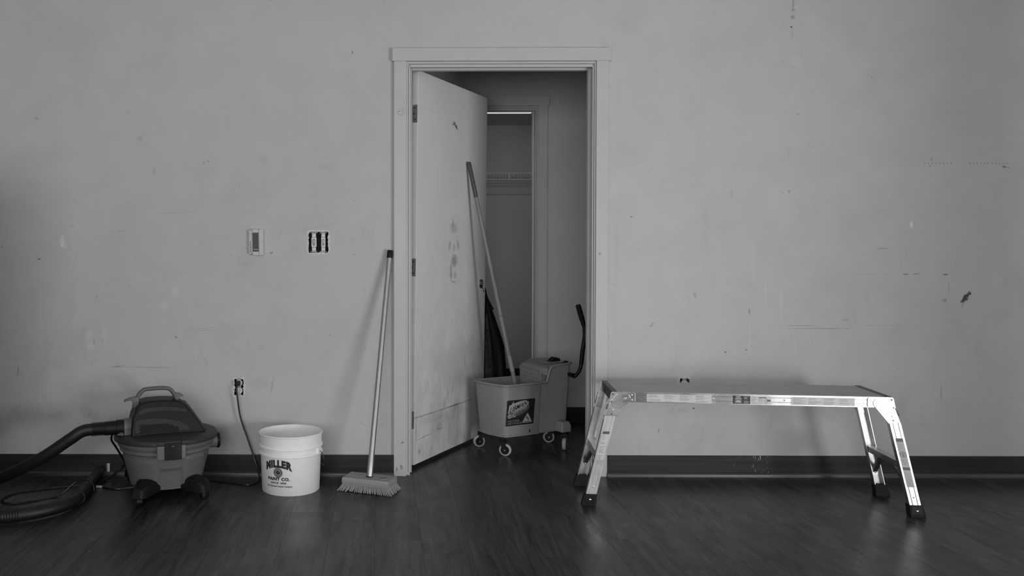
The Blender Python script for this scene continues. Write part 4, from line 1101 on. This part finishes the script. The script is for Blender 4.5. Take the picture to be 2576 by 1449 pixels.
# ================================================================= WET-DRY VACUUM (local: hose towards -x, latch towards -y)
va = R(21)
vc = thing('wet_dry_vacuum', 'squat grey wet and dry vacuum on black casters, left of white pail', 'vacuum cleaner', (-1.018, 3.985, 0), va)
dp = [(.120, .046), (.157, .046), (.162, .052), (.2015, .205), (.2115, .212), (.2125, .228), (.2195, .233), (.2245, .250), (.2245, .258), (.15, .258)]
LA = R(-90)
def sstep(a_, b_, x_):
    t_ = max(0, min(1, (x_ - a_)/(b_ - a_))); return t_*t_*(3 - 2*t_)
def relief(a, z):
    """moulded relief of the drum side: sunk front panel, raised shoulder right of it"""
    d = (a - LA + math.pi) % (2*math.pi) - math.pi
    w_ = .27 + (.142 - z)*.9
    o = -.011*sstep(w_ + .015, w_ - .025, abs(d))*sstep(.147, .136, z)
    o += .006*sstep(.30, .35, d)*sstep(1.06, .98, d)*sstep(.197 - .25*max(0, d - .80)**2*4, .188 - .25*max(0, d - .80)**2*4, z)
    o += .003*sstep(-.34, -.40, d)*sstep(.185, .178, z)
    return o
rows = [(.120, .046), (.157, .046)] + [(.162 + .0395*k/24, .052 + .153*k/24) for k in range(25)] + dp[4:]
b = B(); sg = 176
b.loft([[((r_ + (relief(2*math.pi*k/sg, z_) if .05 < z_ < .206 else 0))*math.cos(2*math.pi*k/sg), (r_ + (relief(2*math.pi*k/sg, z_) if .05 < z_ < .206 else 0))*math.sin(2*math.pi*k/sg), z_) for k in range(sg)] for r_, z_ in rows])
dm = obj('drum', b, M['drum'], vc, smooth=40)
b = B()
def band(a0, a1, ri, ro, z0, z1, n=14):
    bb_ = []
    for k in range(n + 1):
        a = a0 + (a1-a0)*k/n; c, s_ = math.cos(a), math.sin(a)
        bb_.append([(ri*c, ri*s_, z0), (ro*c, ro*s_, z0 + .004), (ro*c, ro*s_, z1), (ri*c, ri*s_, z1)])
    return bb_
obj('latch_mount', B().loft(band(LA - .29, LA + .25, .200, .2385, .196, .262)), M['drum'], dm, bevel=.003)
lt = obj('latch', B().loft([[(r_*math.cos(a), r_*math.sin(a), z) for a in (LA - .15, LA - .05, LA + .05, LA + .15) for r_ in (0,)] for z in (0, 0)][:0] or band(LA - .15, LA + .16, .225, .247, .197, .274)), M['black'], vc, bevel=.003)
obj('latch_glint', B().ball((.0, -.2465, .2625), .004, 10, squash=(1.6, .6, .6)), M['dull'], lt)
# far latch, port with black cap on the right
obj('latch', B().loft(band(R(90) - .16, R(90) + .16, .225, .247, .197, .274)), M['black'], vc, bevel=.003)
Mx = Matrix.Rotation(R(90), 4, 'Y')
po = obj('drain_port', B().cyl((.185, .0, .222), (.238, .0, .222), .034, 28), M['drum'], dm)
obj('drain_cap', B().lathe([(.030, 0), (.036, .0), (.037, .003), (.037, .011), (.034, .014), (.0, .014)], 28, (.236, 0, .222), Mx), M['black'], po)
# lid
ld = obj('lid', B().lathe([(.20, .256), (.2365, .258), (.2385, .264), (.2375, .272), (.231, .281), (.205, .287), (.150, .293), (.06, .296), (0.0, .296)], 80, caps=(True, False)), M['lid'], vc, smooth=40)
obj('lid_tab', B().loft(band(LA - .30, LA - .155, .20, .2415, .262, .281, 6)), M['lid'], ld, bevel=.003)
obj('lid_tab', B().loft(band(LA + .165, LA + .32, .20, .2415, .262, .281, 6)), M['lid'], ld, bevel=.003)
# motor housing
sil = [(-.168, .288), (-.166, .325), (-.158, .370), (-.143, .408), (-.122, .430), (-.090, .4375), (-.03, .4400), (.03, .4360), (.062, .428), (.085, .411), (.112, .376), (.140, .335), (.170, .290)]
def hy(z): return .108*(1 - .34*max(0, (z - .285))/.155)
rings = []
for f in (-1.0, -.93, -.60, 0, .60, .93, 1.0):
    rings.append([(x_*(.965 if abs(f) == 1 else 1) , f*hy(z)*(1.0), .285 + (z - .285)*(.955 if abs(f) == 1 else 1)) for x_, z in sil] )
mh = obj('motor_housing', B().loft(rings), M['motor'], vc, bevel=.006, seg=3, smooth=45)
def face_panel(name, pts, off, m, parent):
    r1 = [(x_, -hy(z) + .012, z) for x_, z in pts]; r2 = [(x_, -hy(z) - off, z) for x_, z in pts]
    return obj(name, B().loft([r1, r2]), m, parent, bevel=.0018, smooth=0)
face_panel('upper_band', [(-.140, .377), (-.132, .400), (-.110, .412), (-.03, .4145), (.045, .408), (.078, .397), (.094, .376), (.05, .387), (-.02, .392), (-.09, .390)], .003, M['vent'], mh)
vp = face_panel('vent_panel', [(-.152, .300), (-.152, .345), (-.146, .360), (-.08, .366), (-.01, .360), (.05, .346), (.085, .325), (.098, .301)], .004, M['vent'], mh)
b = B()
for i in range(13):
    for j in range(5):
        cx = -.128 + .0135*i + (.00675 if j % 2 else 0); cz_ = .304 + .0075*j
        if cz_ > .341 - max(0, (cx + .02))*.34 or cx > .066: continue
        ho = [(cx + .0070*math.cos(R(60*k)), cz_ + .0042*math.sin(R(60*k))) for k in range(6)]
        hi = [(cx + .0050*math.cos(R(60*k)), cz_ + .0028*math.sin(R(60*k))) for k in range(6)]
        b.loft([[(x_, -hy(z) - .004, z) for x_, z in ho], [(x_, -hy(z) - .0085, z) for x_, z in ho], [(x_, -hy(z) - .0085, z) for x_, z in hi], [(x_, -hy(z) - .0045, z) for x_, z in hi]], (True, True))
o = obj('honeycomb_grille', b, M['motor'], vp, smooth=0); o['kind'] = 'stuff'
obj('rear_cover', B().prism([(.076, .416), (.092, .416), (.119, .378), (.147, .337), (.178, .290), (.160, .290)], -.075, .05, 'y'), M['lid'], mh, bevel=.006, seg=3)
# carrying handle with cord hooks
hp_ = smooth_path([(-.148, 0, .405), (-.138, 0, .436), (-.122, 0, .466), (-.104, 0, .482), (-.085, 0, .486), (-.03, 0, .4875), (.006, 0, .484), (.024, 0, .473), (.038, 0, .450), (.044, 0, .432)], 4)
cr = []
for i, p in enumerate(hp_):
    tg = (hp_[min(i+1, len(hp_)-1)] - hp_[max(i-1, 0)]).normalized(); nn = Vector((-tg.z, 0, tg.x))
    cr.append([p + Vector((0, .019*math.cos(a), 0)) + nn*.0095*math.sin(a) for a in [2*math.pi*k/16 for k in range(16)]])
ch = obj('carry_handle', B().loft(cr), M['handle'], vc, smooth=50)
obj('cord_hook', B().prism([(-.148, .405), (-.158, .440), (-.180, .438), (-.193, .431), (-.190, .440), (-.165, .449), (-.143, .452), (-.128, .456), (-.125, .430), (-.133, .40)], -.022, .022, 'y'), M['handle'], ch, bevel=.003)
obj('cord_hook', B().prism([(.034, .462), (.060, .458), (.076, .450), (.082, .444), (.072, .446), (.058, .443), (.054, .425), (.040, .425)], -.022, .022, 'y'), M['handle'], ch, bevel=.003)
# hose port collar on the left
obj('hose_collar', B().cyl((-.150, -.02, .318), (-.196, -.02, .318), .041, 32), M['handle'], vc, bevel=.003)
obj('collar_foot', B().prism([(-.196, .280), (-.150, .280), (-.150, .318), (-.196, .318)], -.060, .020, 'y'), M['handle'], vc, bevel=.005)
obj('latch_clip', B().hull([(-.20, -.075, .288), (-.23, -.045, .287), (-.20, -.06, .302), (-.222, -.04, .300), (-.195, -.045, .288)]), M['handle'], ld, bevel=.002)
# dolly casters
for a in (-125, -55, 55, 125):
    Mx = Matrix.Rotation(R(a), 4, 'Z')
    T = lambda p: Mx @ Vector(p)
    b = B()
    b.loft([[T((.130, y_, .040)) for y_ in (-.050, -.02, .02, .050)] + [T((.130, y_, .075)) for y_ in (.045, .015, -.015, -.045)],
            [T((.195, y_, z_)) for y_, z_ in ((-.044, .036), (-.02, .034), (.02, .034), (.044, .036))] + [T((.185, y_, z_)) for y_, z_ in ((.040, .094), (.015, .102), (-.015, .102), (-.040, .094))],
            [T((.255, y_, z_)) for y_, z_ in ((-.038, .034), (-.02, .032), (.02, .032), (.038, .034))] + [T((.240, y_, z_)) for y_, z_ in ((.033, .086), (.013, .092), (-.013, .092), (-.033, .086))],
            [T((.278, y_, z_)) for y_, z_ in ((-.024, .036), (-.01, .035), (.01, .035), (.024, .036))] + [T((.268, y_, z_)) for y_, z_ in ((.022, .070), (.01, .074), (-.01, .074), (-.022, .070))]])
    fp = obj('caster_pod', b, M['black'], vc, bevel=.004)
    obj('pod_groove', B().tube(smooth_path([T((.188, -.030, .099)), T((.225, -.026, .094)), T((.256, -.016, .078)), T((.272, -.008, .060))], 4), .003, 6), M['rubber'], fp)
    wa = R(a*1.7 + 30)
    axis = Vector((math.cos(wa), math.sin(wa), 0)); c_ = T((.250, 0, .020))
    obj('wheel', B().tube([c_ - axis*.014, c_ - axis*.012, c_ + axis*.012, c_ + axis*.014], [.0165, .0195, .0195, .0165], 20), M['black'], fp)
    obj('wheel_clip', B().ball(T((.266, 0, .035)), .007, 10, squash=(1, 1, .6)), M['steel'], fp)
# hose: collar, cuff, ribbed sleeve, tube leaving the frame and coming back along the floor
inv = (Matrix.Translation((-1.018, 3.985, 0)) @ Matrix.Rotation(va, 4, 'Z')).inverted()
Wp = lambda *p: inv @ Vector(p)
c0 = Vector((-.192, -.02, .318)); dx_ = Vector((-1, 0, 0))
cu = obj('hose_cuff', B().tube([c0, c0 + dx_*.035, c0 + dx_*.036, c0 + dx_*.085], [.036, .036, .0325, .0315], 28), M['black'], vc)
b = B()
for k in range(8): b.ring(c0 + dx_*(.088 + .0075*k), .0300, .0022, Matrix.Rotation(R(90), 4, 'Y'), 24, 6)
obj('cuff_ribs', b, M['hose'], cu)
e0 = c0 + dx_*.08
ew = Matrix.Translation((-1.018, 3.985, 0)) @ Matrix.Rotation(va, 4, 'Z') @ e0
hose = smooth_path([e0 + Vector((.01, 0, 0)), e0, e0 + dx_*.05 + Vector((0, 0, .0)), Wp(-1.362, 3.835, .312), Wp(-1.42, 3.825, .275), Wp(-1.557, 3.83, .185), Wp(-1.762, 3.88, .085), Wp(-1.93, 3.86, .036), Wp(-2.10, 3.72, .032), Wp(-2.12, 3.54, .032), Wp(-1.98, 3.45, .032), Wp(-1.80, 3.455, .032), Wp(-1.62, 3.465, .032), Wp(-1.494, 3.515, .032), Wp(-1.400, 3.60, .032), Wp(-1.358, 3.70, .032), Wp(-1.357, 3.78, .032)], 10)
obj('hose', B().tube(hose, .0275, 20), M['hose'], vc, smooth=60)
b = B()
n_ = len(hose)
i0 = int(n_*.66); i1 = int(n_*.80)
acc = 0; last = None
for i in range(i0, i1):
    p, p2 = hose[i], hose[i+1]
    for k in range(4):
        c_ = p + (p2-p)*k/4
        if last is None or (c_ - last).length > .0075:
            b.ring(c_, .0278, .0022, (p2-p).to_track_quat('Z', 'Y').to_matrix().to_4x4(), 20, 5); last = c_
obj('hose_ribs', b, M['hose'], vc)
wa, wb = Wp(-1.357, 3.775, .032), Wp(-1.410, 4.205, .034)
wx = wb - wa
wd = obj('wand', B().tube([wa - wx*.06, wa + wx*.02, wa + wx*.021, wa + wx*.30, wa + wx*.301, wb], [.031, .031, .0285, .0285, .026, .0225], 24), M['hose'], vc)
obj('wand_band', B().ring(wa - wx*.03, .0305, .0022, wx.to_track_quat('Z', 'Y').to_matrix().to_4x4(), 24, 6), M['black'], wd)
# the vacuum's own cord drops behind the drum
obj('power_cord', B().tube([Wp(*p) for p in smooth_path([(-1.205, 3.935, .285), (-1.243, 3.915, .289), (-1.268, 3.95, .25), (-1.262, 4.0, .201), (-1.254, 4.09, .119), (-1.250, 4.15, .055), (-1.235, 4.20, .012), (-1.20, 4.24, .006), (-1.10, 4.225, .012), (-1.15, 4.19, .075), (-1.25, 4.20, .080), (-1.31, 4.215, .045), (-1.345, 4.17, .010), (-1.372, 4.06, .0065)], 7)], .0050, 8), M['cord'], vc)
